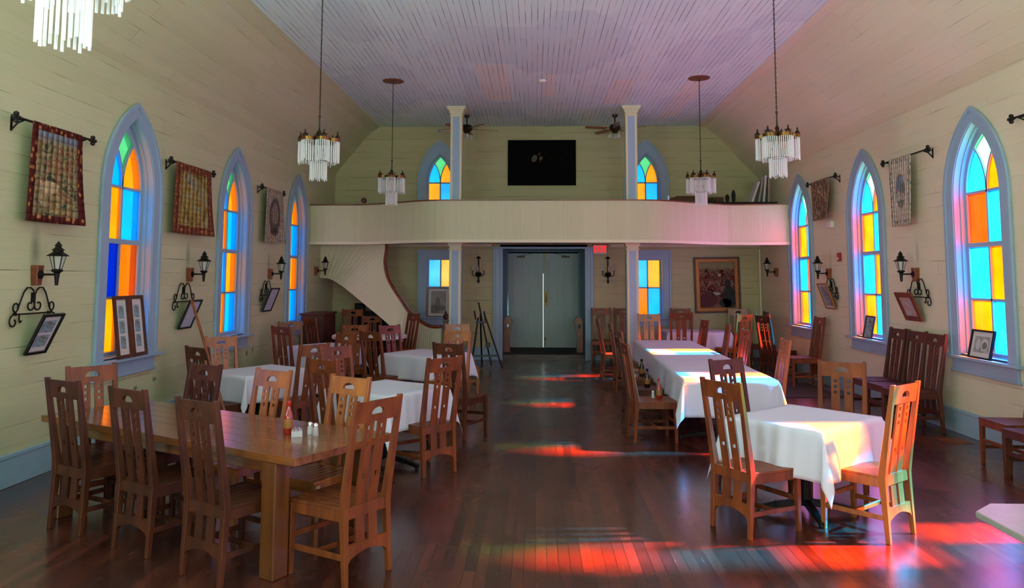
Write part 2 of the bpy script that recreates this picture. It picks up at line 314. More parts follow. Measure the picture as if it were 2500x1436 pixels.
P_TAP5 = picture('tapestry_pale', ['C4B8A4', 'B8AC98', 'C8BCA8', 'BCB09C'], (6, 10), (.13, 'AFA690', '5E6A66', .6), blobs=[(.5, .5, .24, .26, '4A5650', .8), (.42, .58, .12, .09, '6E80A0', .85), (.58, .66, .1, .06, '7E90A8', .8), (.4, .44, .09, .07, 'C8B8A8', .85), (.62, .42, .09, .06, 'BCA898', .8), (.5, .3, .05, .06, '8A9488', .7)])
P_BOUQ = picture('bouquet', ['3E4A46', '5E6E7E', '7E8EA4', 'C8B4A8', '54604C'], (6, 6))
P_CROWD = picture('painting_crowd', ['0E1210', '3A1616', '6E2A22', '8E7460', '141A1C', '54402E'], (7, 9), None, [(.93, .08, '8E8C68', .75), (.66, .05, '5E2A22', .5), (.2, .14, '4A1014', .5)])
P_DARK = simple('dark_canvas', '070706', .9, noise=.3, nscale=8, spec=.08)
P_PHOTO = picture('old_photo', ['7A7E7E', '8A8E8C', '9C9E98', 'A8AAA4'], (2, 2), blobs=[(.25, .5, .14, .34, 'C4C2BA', .7), (.68, .5, .24, .36, 'C8C6BE', .8), (.68, .45, .17, .22, '4A4C4C', .8)]); P_SKYP = picture('building_photo', ['7A9AB0', '8AA8BA', '5E6A54', 'A07862'], (3, 4))
P_SKETCH = picture('pencil_sketch', ['A8B4BC', 'B4BEC4', 'AAB6BE', '8A98A2'], (7, 9)); P_LAND = picture('landscape_print', ['6E7884', '9AA4AC', '544E4C', 'B4A294'], (4, 4)); P_TOWN = picture('town_print', ['B8B4AC', 'A4A8AC', 'B87A64', '787C84'], (6, 6))
P_MIST = picture('misty_print', ['A8A8A0', '9C9C94', '8A8C84', 'A0A098'], (2, 2), blobs=[(.45, .35, .16, .40, '6A6C64', .7), (.2, .2, .25, .2, '5A5C54', .7), (.7, .25, .35, .12, '62645C', .6)])

# ------------------------------------------------------------------ mesh helper
def V(*a): return Vector(a)
class MB:
    def __init__(s): s.v = []; s.f = []; s.mi = []; s.uv = []; s.T = Matrix(); s.m = 0
    def add(s, vs, fs, uvs=None):
        n = len(s.v); s.v += [s.T @ Vector(p) for p in vs]
        for i, f in enumerate(fs):
            s.f.append([n+k for k in f]); s.mi.append(s.m); s.uv.append(uvs[i] if uvs else None)
        return s
    def box(s, x0, x1, y0, y1, z0, z1):
        vs = [(x, y, z) for x in (x0, x1) for y in (y0, y1) for z in (z0, z1)]
        return s.add(vs, [(0, 1, 3, 2), (4, 6, 7, 5), (0, 4, 5, 1), (2, 3, 7, 6), (0, 2, 6, 4), (1, 5, 7, 3)])
    def bar(s, p, q, wx, wz, up=(0, 0, 1), we=None):
        """square-section bar from p to q, widths wx (across) and wz (along up)"""
        p = Vector(p); q = Vector(q); d = (q-p).normalized(); u = Vector(up); a = d.cross(u)
        if a.length < 1e-4: a = d.cross(Vector((1, 0, 0)))
        a.normalize(); b = a.cross(d).normalized(); e = we or 1
        vs = []
        for c, k in ((p, 1), (q, e)):
            for i, j in ((-1, -1), (1, -1), (1, 1), (-1, 1)): vs.append(c+a*(i*wx/2*k)+b*(j*wz/2*k))
        return s.add(vs, [(3, 2, 1, 0), (4, 5, 6, 7), (0, 1, 5, 4), (1, 2, 6, 5), (2, 3, 7, 6), (3, 0, 4, 7)])
    def tube(s, pts, r, n=8, closed=False):
        pts = [Vector(p) for p in pts]; vs = []; fs = []; L = len(pts); prev = None
        for i, p in enumerate(pts):
            if closed: d = pts[(i+1) % L]-pts[i-1]
            else: d = pts[min(i+1, L-1)]-pts[max(i-1, 0)]
            d.normalize()
            if prev is None:
                a = d.cross(Vector((0, 0, 1)));
                if a.length < 1e-3: a = d.cross(Vector((1, 0, 0)))
            else: a = prev-d*prev.dot(d)
            a.normalize(); prev = a; b = d.cross(a); rr = r[i] if isinstance(r, (list, tuple)) else r
            for k in range(n): t = 2*PI*k/n; vs.append(p+a*(rr*math.cos(t))+b*(rr*math.sin(t)))
        for i in range(L if closed else L-1):
            for k in range(n): j = (i+1) % L; fs.append((i*n+k, i*n+(k+1) % n, j*n+(k+1) % n, j*n+k))
        if not closed: fs += [tuple(range(n))[::-1], tuple((L-1)*n+k for k in range(n))]
        return s.add(vs, fs)
    def lathe(s, prof, c=(0, 0, 0), n=16):
        vs = []; fs = []; L = len(prof)
        for r, z in prof:
            for k in range(n): t = 2*PI*k/n; vs.append((c[0]+r*math.cos(t), c[1]+r*math.sin(t), c[2]+z))
        for i in range(L-1):
            for k in range(n): fs.append((i*n+k, i*n+(k+1) % n, (i+1)*n+(k+1) % n, (i+1)*n+k))
        fs += [tuple(range(n))[::-1], tuple((L-1)*n+k for k in range(n))]
        return s.add(vs, fs)
    def plate(s, outer, holes, fn):
        """flat plate with holes; outline in (a,b); fn(a,b,side) -> 3d point, side 0 front 1 back"""
        loops = [outer]+holes; flat = [p for l in loops for p in l]
        tris = tessellate_polygon([[Vector((p[0], p[1], 0)) for p in l] for l in loops]); n = len(flat)
        vs = [fn(p[0], p[1], 0) for p in flat]+[fn(p[0], p[1], 1) for p in flat]
        fs = [tuple(t) for t in tris]+[tuple(n+k for k in t[::-1]) for t in tris]; o = 0
        for l in loops:
            L = len(l)
            for k in range(L): fs.append((o+k, o+(k+1) % L, n+o+(k+1) % L, n+o+k))
            o += L
        return s.add(vs, fs)
    def ring(s, A, B, y0, y1, y0b=None):
        """frame between closed outlines A (outer) and B (inner) in xz, extruded y0..y1"""
        L = len(A); vs = [(p[0], y, p[1]) for y in (y0, y1) for l in (A, B) for p in l]; fs = []
        for k in range(L):
            j = (k+1) % L
            fs += [(k, j, L+j, L+k), (2*L+k, 3*L+k, 3*L+j, 2*L+j), (k, 2*L+k, 2*L+j, j), (L+k, L+j, 3*L+j, 3*L+k)]
        return s.add(vs, fs)
    def build(s, name, mat, parent=None, bev=0, smooth=False, loc=None, solid=False):
        me = bpy.data.meshes.new(name); me.from_pydata([tuple(v) for v in s.v], [], s.f)
        ml = mat if isinstance(mat, (list, tuple)) else [mat]
        for m in ml: me.materials.append(m)
        for p, i in zip(me.polygons, s.mi): p.material_index = i
        if any(u for u in s.uv):
            ul = me.uv_layers.new(name='UVMap')
            for p, u in zip(me.polygons, s.uv):
                if u:
                    for li, c in zip(p.loop_indices, u): ul.data[li].uv = c
        bm = bmesh.new(); bm.from_mesh(me)
        if not solid: bmesh.ops.recalc_face_normals(bm, faces=bm.faces)
        if bev:
            ed = [e for e in bm.edges if len(e.link_faces) == 2 and e.calc_face_angle(0) > R(40)]
            try: bmesh.ops.bevel(bm, geom=ed, offset=bev, segments=1, affect='EDGES', clamp_overlap=True)
            except Exception: pass
        bm.to_mesh(me); bm.free()
        if smooth:
            for p in me.polygons: p.use_smooth = True
            me.set_sharp_from_angle(angle=R(38))
        o = bpy.data.objects.new(name, me); COL.objects.link(o)
        if parent: o.parent = parent
        if loc: o.location = loc
        return o
def tag(o, label, cat, group=None, kind=None):
    if label: o['label'] = label
    if cat: o['category'] = cat
    if group: o['group'] = group
    if kind: o['kind'] = kind
    return o
def st(o): o['kind'] = 'structure'; return o
def empty(name, loc=(0, 0, 0), rz=0, scale=1):
    o = bpy.data.objects.new(name, None); o.empty_display_size = .1; COL.objects.link(o); o.location = loc; o.rotation_euler = (0, 0, rz); o.scale = (scale,)*3; return o
def dup(root, loc, rz=0, scale=None, mats=None):
    r = root.copy(); COL.objects.link(r); r.location = loc; r.rotation_euler = (0, 0, rz)
    if scale: r.scale = (scale,)*3
    def rec(a, b):
        for ch in list(a.children):
            c = ch.copy(); COL.objects.link(c); c.parent = b
            rec(ch, c)
    rec(root, r); return r
def quadwall(mb, p0, ud, vd, L, H, u0=0, v0=0):
    p0 = Vector(p0); ud = Vector(ud); vd = Vector(vd)
    mb.add([p0, p0+ud*L, p0+ud*L+vd*H, p0+vd*H], [(0, 1, 2, 3)], [[(u0, v0), (u0+L, v0), (u0+L, v0+H), (u0, v0+H)]])
def arch(hw, z0, zs, rise, n=10):
    """pointed arch outline, starts bottom-left, clockwise over the top"""
    Rr = (hw*hw+rise*rise)/(2*hw); pts = [(-hw, z0), (-hw, zs)]
    a1 = math.atan2(rise, Rr-hw)
    for i in range(1, n+1):
        a = a1*i/n; pts.append((Rr-hw-Rr*math.cos(a), zs+Rr*math.sin(a)))
    r = [(-x, z) for x, z in pts[:-1]][::-1]
    return pts+r

# ------------------------------------------------------------------ floor, ceiling, walls
b = MB(); quadwall(b, (XL-.3, YF, 0), (0, 1, 0), (1, 0, 0), YB-YF+.02, XR-XL+.6, YF, XL); st(b.build('floor', M_FLOOR, solid=True))
XCL, XCR = -3.60, 3.70
b = MB(); quadwall(b, (XCL-.05, YF, ZC), (0, 1, 0), (1, 0, 0), YB-YF, XCR-XCL+.1, YF, XCL); st(b.build('ceiling', M_CEIL, solid=True))
b = MB(); b.box(XL-.5, XR+.5, YF-.2, YB+2.6, ZC+.02, ZC+.12); st(b.build('ceiling_roof_deck', M_CREAM))
def side_profile(side):
    if side < 0: pts = [(XL, ZWL), (-4.50, 4.38), (-4.30, 4.62), (-4.10, 4.86), (-3.95, 5.05), (-3.80, 5.20), (XCL, ZC)]
    else: pts = [(XR, ZW), (4.62, 4.58), (4.40, 4.84), (4.20, 5.05), (4.02, 5.20), (3.88, 5.29), (XCR, ZC)]
    return pts
HW = .47; ZH0, ZHS, RISE = .95, 2.80, .86     # wall opening
def side_wall(side, wins, mat, name):
    b = MB(); X = XL if side < 0 else XR; zt = ZWL if side < 0 else ZW
    edges = [YF]
    ws = sorted(wins)
    for i in range(len(ws)-1): edges.append((ws[i]+ws[i+1])/2)
    edges.append(YB)
    for i, wy in enumerate(ws):
        y0, y1 = edges[i], edges[i+1]
        hole = [(wy+x, z) for x, z in arch(HW, ZH0, ZHS, RISE)]
        # strips left and right of the opening, then the panel with the opening
        a0, a1 = wy-.9, wy+.9
        a0 = max(a0, y0); a1 = min(a1, y1)
        for s0, s1 in ((y0, a0), (a1, y1)):
            if s1-s0 > .001: quadwall(b, (X, s0, 0), (0, 1, 0), (0, 0, 1), s1-s0, zt, s0, 0)
        loops = [[(a0, 0), (a1, 0), (a1, zt), (a0, zt)], hole]; flat = [p for l in loops for p in l]
        tr = tessellate_polygon([[Vector((p[0], p[1], 0)) for p in l] for l in loops])
        b.add([(X, p[0], p[1]) for p in flat], [tuple(t) for t in tr], [[flat[k] for k in t] for t in tr])
    pr = side_profile(side); v = zt
    for (xa, za), (xb, zb) in zip(pr, pr[1:]):
        l = math.hypot(xb-xa, zb-za)
        b.add([(xa, YF, za), (xa, YB, za), (xb, YB, zb), (xb, YF, zb)], [(0, 1, 2, 3)], [[(YF, v), (YB, v), (YB, v+l), (YF, v+l)]]); v += l
    st(b.build(name, mat, solid=True))
LW = [-.46, 2.57, 5.60]+LWIN; RW = [-.15, 2.8, 5.8]+RWIN
side_wall(-1, LW, M_WALL, 'wall_left'); side_wall(1, RW, M_WALLR, 'wall_right')
# back wall: upper and lower parts with openings
def back_wall():
    b = MB(); outline = [(XL, 0), (-.96, 0), (-.96, 2.5), (1.31, 2.5), (1.31, 0), (XR, 0)]+side_profile(1)+side_profile(-1)[::-1]
    holes = []
    for cx in (-2.2, 2.53): holes.append([(cx+x, z) for x, z in arch(.33, 2.9, 4.05, .66, 8)])
    for cx in (-2.17, 2.55): holes.append([(cx-.33, .96), (cx-.33, 2.28), (cx+.33, 2.28), (cx+.33, .96)])
    loops = [outline]+holes; flat = [p for l in loops for p in l]
    tr = tessellate_polygon([[Vector((p[0], p[1], 0)) for p in l] for l in loops])
    b.add([(p[0], YB, p[1]) for p in flat], [tuple(t) for t in tr], [[flat[k] for k in t] for t in tr])
    st(b.build('wall_back', M_WALLB, solid=True))
back_wall()
# wall behind the photographer with two openings added to let in more light
b = MB()
loops = [[(XL, 0), (XR, 0)]+side_profile(1)+side_profile(-1)[::-1], [(-3.65, 1), (-3.65, 3.6), (-1.55, 3.6), (-1.55, 1)], [(2.05, 1), (2.05, 3.6), (4.15, 3.6), (4.15, 1)]]
flat = [p for l in loops for p in l]; tr = tessellate_polygon([[Vector((p[0], p[1], 0)) for p in l] for l in loops])
b.add([(p[0], YF, p[1]) for p in flat], [tuple(t) for t in tr], [[flat[k] for k in t] for t in tr]); st(b.build('wall_front', M_WALL, solid=True))

# baseboards
def baseboard(name, segs):
    b = MB()
    for (x0, x1, y0, y1) in segs:
        b.box(x0, x1, y0, y1, 0, .25); 
        ex = .008
        b.box(x0-(ex if x1-x0 < .1 and x0 > 0 else 0), x1+(ex if x1-x0 < .1 and x0 < 0 else 0), y0-(ex if y1-y0 < .1 else 0), y1, .25, .285)
    st(b.build(name, M_BASE, bev=.004))
baseboard('baseboard_left', [(XL, XL+.025, YF, YB)]); baseboard('baseboard_right', [(XR-.025, XR, YF, YB)])
baseboard('baseboard_back', [(XL, -.97, YB-.025, YB), (1.32, XR, YB-.025, YB)])
b = MB(); b.tube([(XR-.03, YB-.03, .28), (XR-.03, YB-.03, 2.5)], .022, 8); st(b.build('trim_1', M_CREAM, smooth=True))

# ------------------------------------------------------------------ pointed stained-glass windows
def clipx(hw, zs, rise, z):
    Rr = (hw*hw+rise*rise)/(2*hw); return math.sqrt(max(0, Rr*Rr-(z-zs)**2))-(Rr-hw)
def pane_box(b, pts, mi, y0=.125, y1=.131):
    b.m = mi; L = len(pts); vs = [(x, y0, z) for x, z in pts]+[(x, y1, z) for x, z in pts]
    b.add(vs, [tuple(range(L)), tuple(range(2*L-1, L-1, -1))]+[(k, (k+1) % L, L+(k+1) % L, L+k) for k in range(L)])
wn = [0]
def arch_window(loc, rz, colors, deep=False):
    """colors: list rows bottom->top of (left,right) + top arch (left,right,top)"""
    wn[0] += 1; root = empty('window_%d' % wn[0], loc, rz); root['kind'] = 'structure'
    gw, z0, zs, rise = .40, .985, 2.86, .66
    b = MB(); A = arch(.64, .93, 2.78, 1.04, 12); B = arch(.475, .93, 2.80, .86, 12); b.ring(A, B, -.032, .004)
    A2 = arch(.655, .93, 2.78, 1.06, 12); B2 = arch(.615, .93, 2.78, 1.005, 12); b.ring(A2, B2, -.05, -.02)
    st(b.build('casing', M_BLUE, root))
    b = MB(); b.ring(arch(.485, .94, 2.80, .875, 12), arch(.462, .96, 2.80, .845, 12), -.02, .22)
    b.ring(arch(.465, .955, 2.80, .848, 12), arch(.445, .97, 2.82, .80, 12), .05, .22); st(b.build('reveal', M_BLUE, root))
    b = MB(); b.ring(arch(.447, .96, 2.83, .79, 12), arch(gw, z0, zs, rise, 12), .10, .15)
    for z, h in ((1.60, .028), (2.235, .055), (2.855, .03)):
        b.box(-gw, gw, .105 if h < .05 else .09, .15, z-h/2, z+h/2)
    b.box(-.014, .014, .105, .15, z0, zs)
    Rr = (gw*gw+rise*rise)/(2*gw)
    for s in (-1, 1):   # intersecting tracery
        pts = []
        am = math.acos((Rr-gw/2)/Rr)
        for i in range(8): a = am*i/7; pts.append((s*(-Rr+Rr*math.cos(a)), .127, zs+Rr*math.sin(a)))
        for p, q in zip(pts, pts[1:]): b.bar(p, q, .026, .04, (0, 1, 0))
    b.box(-.447, .447, .09, .15, .95, z0+.02)
    st(b.build('sash', M_BLUE, root))
    b = MB(); zz = [z0, 1.60, 2.235, 2.855]
    cols = 'BOGDRCY'
    for r in range(3):
        for s in (0, 1):
            x0, x1 = ((-gw, 0), (0, gw))[s]; pane_box(b, [(x0, zz[r]), (x1, zz[r]), (x1, zz[r+1]), (x0, zz[r+1])], cols.index(colors[r][s]))
    am = math.acos((Rr-gw/2)/Rr); n = 8
    inner = [(-Rr+Rr*math.cos(am*i/n), zs+Rr*math.sin(am*i/n)) for i in range(n+1)]
    outer = [(Rr-gw-Rr*math.cos(am*i/n), zs+Rr*math.sin(am*i/n)) for i in range(n+1)]
    lanc = outer+inner[::-1][1:]
    pane_box(b, lanc, cols.index(colors[3][0])); pane_box(b, [(-x, z) for x, z in lanc][::-1], cols.index(colors[3][1]))
    at = math.atan2(rise, Rr-gw); upl = [(Rr-gw-Rr*math.cos(am+(at-am)*i/n), zs+Rr*math.sin(am+(at-am)*i/n)) for i in range(n+1)]
    top = inner+upl[1:]; top = top+[(-x, z) for x, z in top[::-1][1:-1]]
    pane_box(b, top, cols.index(colors[3][2]))
    st(b.build('panes', [GL[c] for c in cols], root))
    b = MB(); b.box(-.73, .73, -.10, .0, .905, .935); b.box(-.45, .45, -.02, .16, .93, .955); b.box(-.64, .64, -.03, 0, .735, .905); b.box(-.66, .66, -.045, 0, .735, .765)
    st(b.build('window_sill', M_BLUE, root, bev=.004))
    return root
STD = [('O', 'B'), ('B', 'O'), ('O', 'B'), ('B', 'O', 'G')]; RST = [('Y', 'C'), ('C', 'Y'), ('Y', 'C'), ('C', 'Y', 'G')]
for i, y in enumerate(LW): arch_window((XL, y, 0), R(90), [('O', 'B'), ('D', 'Y'), ('O', 'B'), ('B', 'O', 'G')] if i == 3 else STD)
for i, y in enumerate(RW): arch_window((XR, y, 0), R(-90), [('Y', 'C'), ('C', 'Y'), ('R', 'C'), ('C', 'Y', 'G')] if i == 3 else RST)
# gallery windows and lower back windows
def back_window(cx, kind, colors):
    wn[0] += 1; root = empty('window_%d' % wn[0], (cx, YB, 0)); root['kind'] = 'structure'; cols = 'BOGDRCY'
    if kind == 'arch':
        b = MB(); b.ring(arch(.50, 2.9, 4.05, .95, 10), arch(.325, 2.9, 4.05, .65, 10), -.03, .004); b.ring(arch(.51, 2.9, 4.05, .965, 10), arch(.47, 2.9, 4.05, .91, 10), -.045, -.02); st(b.build('casing', M_BLUE, root))
        b = MB(); b.ring(arch(.335, 2.9, 4.05, .665, 10), arch(.315, 2.92, 4.05, .64, 10), -.02, .2); st(b.build('reveal', M_BLUE, root))
        gw, zs, rise = .262, 4.03, .60
        b = MB(); b.ring(arch(.32, 2.91, 4.05, .645, 10), arch(gw, 2.95, zs, rise, 10), .10, .15); b.box(-.014, .014, .105, .15, 2.95, zs); b.box(-gw, gw, .105, .15, zs-.018, zs+.012); b.box(-gw, gw, .105, .15, 3.47, 3.5)
        Rr = (gw*gw+rise*rise)/(2*gw); am = math.acos((Rr-gw/2)/Rr); n = 8
        for s in (-1, 1):
            pts = [(s*(-Rr+Rr*math.cos(am*i/7)), .127, zs+Rr*math.sin(am*i/7)) for i in range(8)]
            for p, q in zip(pts, pts[1:]): b.bar(p, q, .02, .04, (0, 1, 0))
        st(b.build('sash', M_BLUE, root))
        b = MB()
        for r, (za, zb) in enumerate(((2.95, 3.485), (3.485, zs))):
            for s in (0, 1):
                x0, x1 = ((-gw, 0), (0, gw))[s]; pane_box(b, [(x0, za), (x1, za), (x1, zb), (x0, zb)], cols.index(colors[r][s]))
        inner = [(-Rr+Rr*math.cos(am*i/n), zs+Rr*math.sin(am*i/n)) for i in range(n+1)]; outer = [(Rr-gw-Rr*math.cos(am*i/n), zs+Rr*math.sin(am*i/n)) for i in range(n+1)]
        lanc = outer+inner[::-1][1:]; pane_box(b, lanc, cols.index(colors[2][0])); pane_box(b, [(-x, z) for x, z in lanc][::-1], cols.index(colors[2][1]))
        at = math.atan2(rise, Rr-gw); upl = [(Rr-gw-Rr*math.cos(am+(at-am)*i/n), zs+Rr*math.sin(am+(at-am)*i/n)) for i in range(n+1)]
        top = inner+upl[1:]; top = top+[(-x, z) for x, z in top[::-1][1:-1]]; pane_box(b, top, cols.index('G'))
        st(b.build('panes', [GL[c] for c in cols], root))
    else:
        def rc(hw, a, c): return [(-hw, a), (-hw, c), (hw, c), (hw, a)]
        b = MB(); b.ring(rc(.50, .94, 2.46), rc(.325, .96, 2.285), -.03, .004); b.ring(rc(.51, .94, 2.475), rc(.47, .95, 2.44), -.05, -.02); st(b.build('casing', M_BLUE, root))
        b = MB(); b.ring(rc(.335, .95, 2.29), rc(.315, .965, 2.27), -.02, .2); b.ring(rc(.315, .96, 2.275), rc(.268, 1.02, 2.245), .10, .15); b.box(-.268, .268, .1, .15, 1.61, 1.64); b.box(-.014, .014, .1, .15, 1.02, 2.245); st(b.build('sash', M_BLUE, root))
        b = MB()
        for r, (za, zb) in enumerate(((1.0, 1.625), (1.625, 2.26))):
            for s in (0, 1):
                x0, x1 = ((-.27, 0), (0, .27))[s]; pane_box(b, [(x0, za), (x1, za), (x1, zb), (x0, zb)], cols.index(colors[r][s]))
        st(b.build('panes', [GL[c] for c in cols], root))
        b = MB(); b.box(-.56, .56, -.10, .1, .925, .955); b.box(-.5, .5, -.03, 0, .76, .925); st(b.build('window_sill', M_BLUE, root, bev=.004))
back_window(-2.2, 'arch', [('B', 'O'), ('O', 'C'), ('B', 'O')]); back_window(2.53, 'arch', [('B', 'O'), ('O', 'B'), ('B', 'O')])
back_window(-2.17, 'rect', [('Y', 'C'), ('C', 'O')]); back_window(2.55, 'rect', [('Y', 'C'), ('C', 'O')])

# ------------------------------------------------------------------ entry: casing, porch recess, doors
b = MB(); b.box(-.96, -.90, YB-.035, YB+.02, 0, 2.51); b.box(-.91, -.74, YB-.045, YB+.02, 0, 2.51); b.box(-.79, -.74, YB-.06, YB+.02, 0, 2.51)
b.box(1.12, 1.31, YB-.045, YB+.02, 0, 2.51); b.box(1.25, 1.31, YB-.06, YB+.02, 0, 2.51); b.box(1.12, 1.17, YB-.06, YB+.02, 0, 2.51)
st(b.build('trim_2', M_BLUE, bev=.004))
b = MB(); b.box(-.99, 1.34, YB-.07, YB+.02, 2.50, 2.545); st(b.build('trim_3', M_BLUE, bev=.004))
b = MB(); b.box(-.80, -.74, YB, 19.5, 0, 2.6); b.box(1.12, 1.18, YB, 19.5, 0, 2.6); st(b.build('wall_porch', M_TEAL))
b = MB(); b.box(-.8, 1.18, YB, 19.6, 2.515, 2.6); st(b.build('ceiling_porch', M_TEAL))
b = MB(); b.box(-.74, 1.12, 19.44, 19.55, 2.46, 2.52); b.box(-.74, -.66, 19.492, 19.53, .1, 2.5); b.box(1.05, 1.12, 19.492, 19.53, .1, 2.5); b.box(.17, .225, 19.49, 19.5, 1.95, 2.5); b.box(-.74, -.69, 19.4, 19.5, .1, 2.5); b.box(1.08, 1.12, 19.4, 19.5, .1, 2.5); st(b.build('trim_4', M_TEAL))  # includes added stops and a strip behind the leaves, blocking light through the gaps
b = MB(); quadwall(b, (-.74, YB+.02, .12), (0, 1, 0), (1, 0, 0), 2.0, 1.86, YB, -.74); b.box(-.74, 1.12, YB, YB+.03, 0, .12); st(b.build('floor_porch', M_FLOOR, solid=True))
b = MB(); b.box(-.72, 1.10, YB+.04, 19.2, .121, .132); tag(b.build('door_mat', M_MAT), 'dark patterned mat on the raised step before the white double doors', 'mat')
for i, (x0, x1, hs) in enumerate(((-.685, .1945, 1), (.2005, 1.075, -1))):
    d = empty('door_%d' % (i+1), ((x0+x1)/2, 19.44, .15)); d['kind'] = 'structure'; hw = (x1-x0)/2
    b = MB(); b.box(-hw, hw, 0, .045, -.029, 2.345)
    st(b.build('door_leaf', M_DOOR, d))
    b = MB()
    for px in (-.19, .19):
        for (za, zb) in ((.22, .86), (1.0, 2.18)):
            b.ring([(px-.13, za), (px-.13, zb), (px+.13, zb), (px+.13, za)], [(px-.115, za+.015), (px-.115, zb-.015), (px+.115, zb-.015), (px+.115, za+.015)], -.012, .002)
            b.box(px-.10, px+.10, -.006, .002, za+.03, zb-.03)
    st(b.build('door_panels', M_DOOR, d, bev=.002))
    s = hs; e = hw*s
    b = MB(); b.bar((e-.05*s, -.02, 1.86), (e-.05*s, -.02, 2.3), .022, .02); b.box(min(e-.07*s, e-.03*s), max(e-.07*s, e-.03*s), -.035, 0, 2.24, 2.30); b.box(min(e-.07*s, e-.03*s), max(e-.07*s, e-.03*s), -.035, 0, 1.86, 1.90)
    b.bar((e-.05*s, -.02, .02), (e-.05*s, -.02, .22), .02, .018); b.box(min(e-.07*s, e-.03*s), max(e-.07*s, e-.03*s), -.03, 0, .15, .2); st(b.build('door_bolt', M_WHITE if i == 0 else M_BRASS, d))
    b = MB(); cx = -.12*s; b.box(cx-.10, cx+.10, -.055, 0, 2.20, 2.245); b.bar((cx, -.07, 2.25), (cx+.3*s*-1*-1, -.03, 2.31), .02, .012); st(b.build('door_closer', M_DKBRASS, d))
    if i == 1:
        b = MB(); b.box(-hw+.03, -hw+.10, -.012, 0, 1.0, 1.36); st(b.build('push_plate', M_BRASS, d)); b = MB(); b.tube([(-hw+.065, -.05, 1.08), (-hw+.065, -.05, 1.28)], .008, 8); st(b.build('door_handle', M_BRASS, d))
# carved curved bench ends in the porch
def carved(name, loc, s, label):
    b = MB(); out = []
    for i in range(15):
        a = PI*i/14; out.append((.10*math.cos(a)*-s, .66+.16*math.sin(a)))
    out += [(.07*s, .50), (.03*s, .30), (.05*s, .0), (-.10*s, 0)]
    hole = [(.045*s*math.cos(2*PI*k/10)*-1, .60+.05*math.sin(2*PI*k/10)) for k in range(10)]
    b.plate(out, [hole], lambda a, c, k: (a, (k-.5)*.35, c)); o = b.build(name, M_RAIL, loc=loc); tag(o, label, 'bench end')
carved('carved_bench_end', (-.635, 18.1, .135), 1, 'curved carved wooden bench end at the left jamb of the entry')
carved('carved_bench_end', (1.0, 18.1, .135), -1, 'curved carved wooden bench end at the right jamb of the entry')

# ------------------------------------------------------------------ gallery
def ypar(x):
    u = abs(x-.15)
    if u < 1.9: return 14.65
    if u < 3.9: t = (u-1.9)/2.0; return 14.65+.95*(t*t*(3-2*t))
    return 15.6-.12*((u-3.9)/.9)**2 if x > 0 else 15.6
xs = [XL+(XR-XL)*i/64 for i in range(65)]; PP = [(x, ypar(x)) for x in xs]
def ribbon(b, path, z0, z1, t0, t1, uvw=False):
    u = 0
    for (xa, ya), (xb, yb) in zip(path, path[1:]):
        l = math.hypot(xb-xa, yb-ya)
        f = [(xa, ya+t0, z0), (xb, yb+t0, z0), (xb, yb+t0, z1), (xa, ya+t0, z1)]; k = [(xa, ya+t1, z0), (xb, yb+t1, z0), (xb, yb+t1, z1), (xa, ya+t1, z1)]
        b.add(f+k, [(0, 1, 2, 3), (5, 4, 7, 6), (3, 2, 6, 7), (1, 0, 4, 5)], [[(z0, u), (z0, u+l), (z1, u+l), (z1, u)]]*4); u += l
b = MB(); ribbon(b, PP, 2.54, 3.31, 0, .09); tag(b.build('gallery_parapet', M_PARA, solid=True), None, None, kind='structure')
b = MB(); ribbon(b, PP, 3.31, 3.335, -.02, .11); st(b.build('trim_5', M_RAIL, solid=True))
b = MB(); ribbon(b, PP, 2.51, 2.565, -.025, .10); st(b.build('trim_6', M_CREAM, solid=True))
b = MB()
for (xa, ya), (xb, yb) in zip(PP, PP[1:]):
    b.add([(xa, ya, 2.61), (xb, yb, 2.61), (xb, YB, 2.61), (xa, YB, 2.61)], [(0, 1, 2, 3)], [[(xa, ya), (xb, yb), (xb, YB), (xa, YB)]]); b.add([(xa, ya+.05, 2.70), (xb, yb+.05, 2.70), (xb, YB, 2.70), (xa, YB, 2.70)], [(3, 2, 1, 0)], [[(xa, ya), (xb, yb), (xb, YB), (xa, YB)][::-1]])
st(b.build('floor_gallery', M_PARA, solid=True))
# columns
for i, (cx, cyy) in enumerate(((-1.615, 15.6), (1.945, 15.6))):
    r = empty('column', (cx, cyy, 0)); r['kind'] = 'structure'; h = .118
    b = MB(); b.box(-h, h, -h, h, 0, 2.61); b.box(-h, h, -h, h, 2.70, ZC); st(b.build('shaft', M_CREAM, r, bev=.006))
    b = MB(); b.box(-.068, .068, -h-.006, -h+.01, .1, 2.39); b.box(-.068, .068, -h-.006, -h+.01, 2.76, 5.12); b.box(h-.01, h+.006, -.07, .07, .1, 2.33); b.box(-h-.006, -h+.01, -.07, .07, .1, 2.33); st(b.build('blue_panel', M_BLUE2, r))
    b = MB()
    for z0 in (2.61, ZC):
        for dz, e in ((.0, .075), (.035, .06), (.065, .03), (.10, .018)):
            b.box(-h-e, h+e, -h-e, h+e, z0-dz-.037, z0-dz)
        b.box(-h-.02, h+.02, -h-.02, h+.02, z0-.20, z0-.18)
    st(b.build('capital', M_CREAM, r, bev=.005))
b = MB(); b.box(XL, -1.0, YB-.03, YB, 2.55, 2.61); b.box(1.7, XR, YB-.03, YB, 2.55, 2.61); st(b.build('trim_7', M_CREAM))

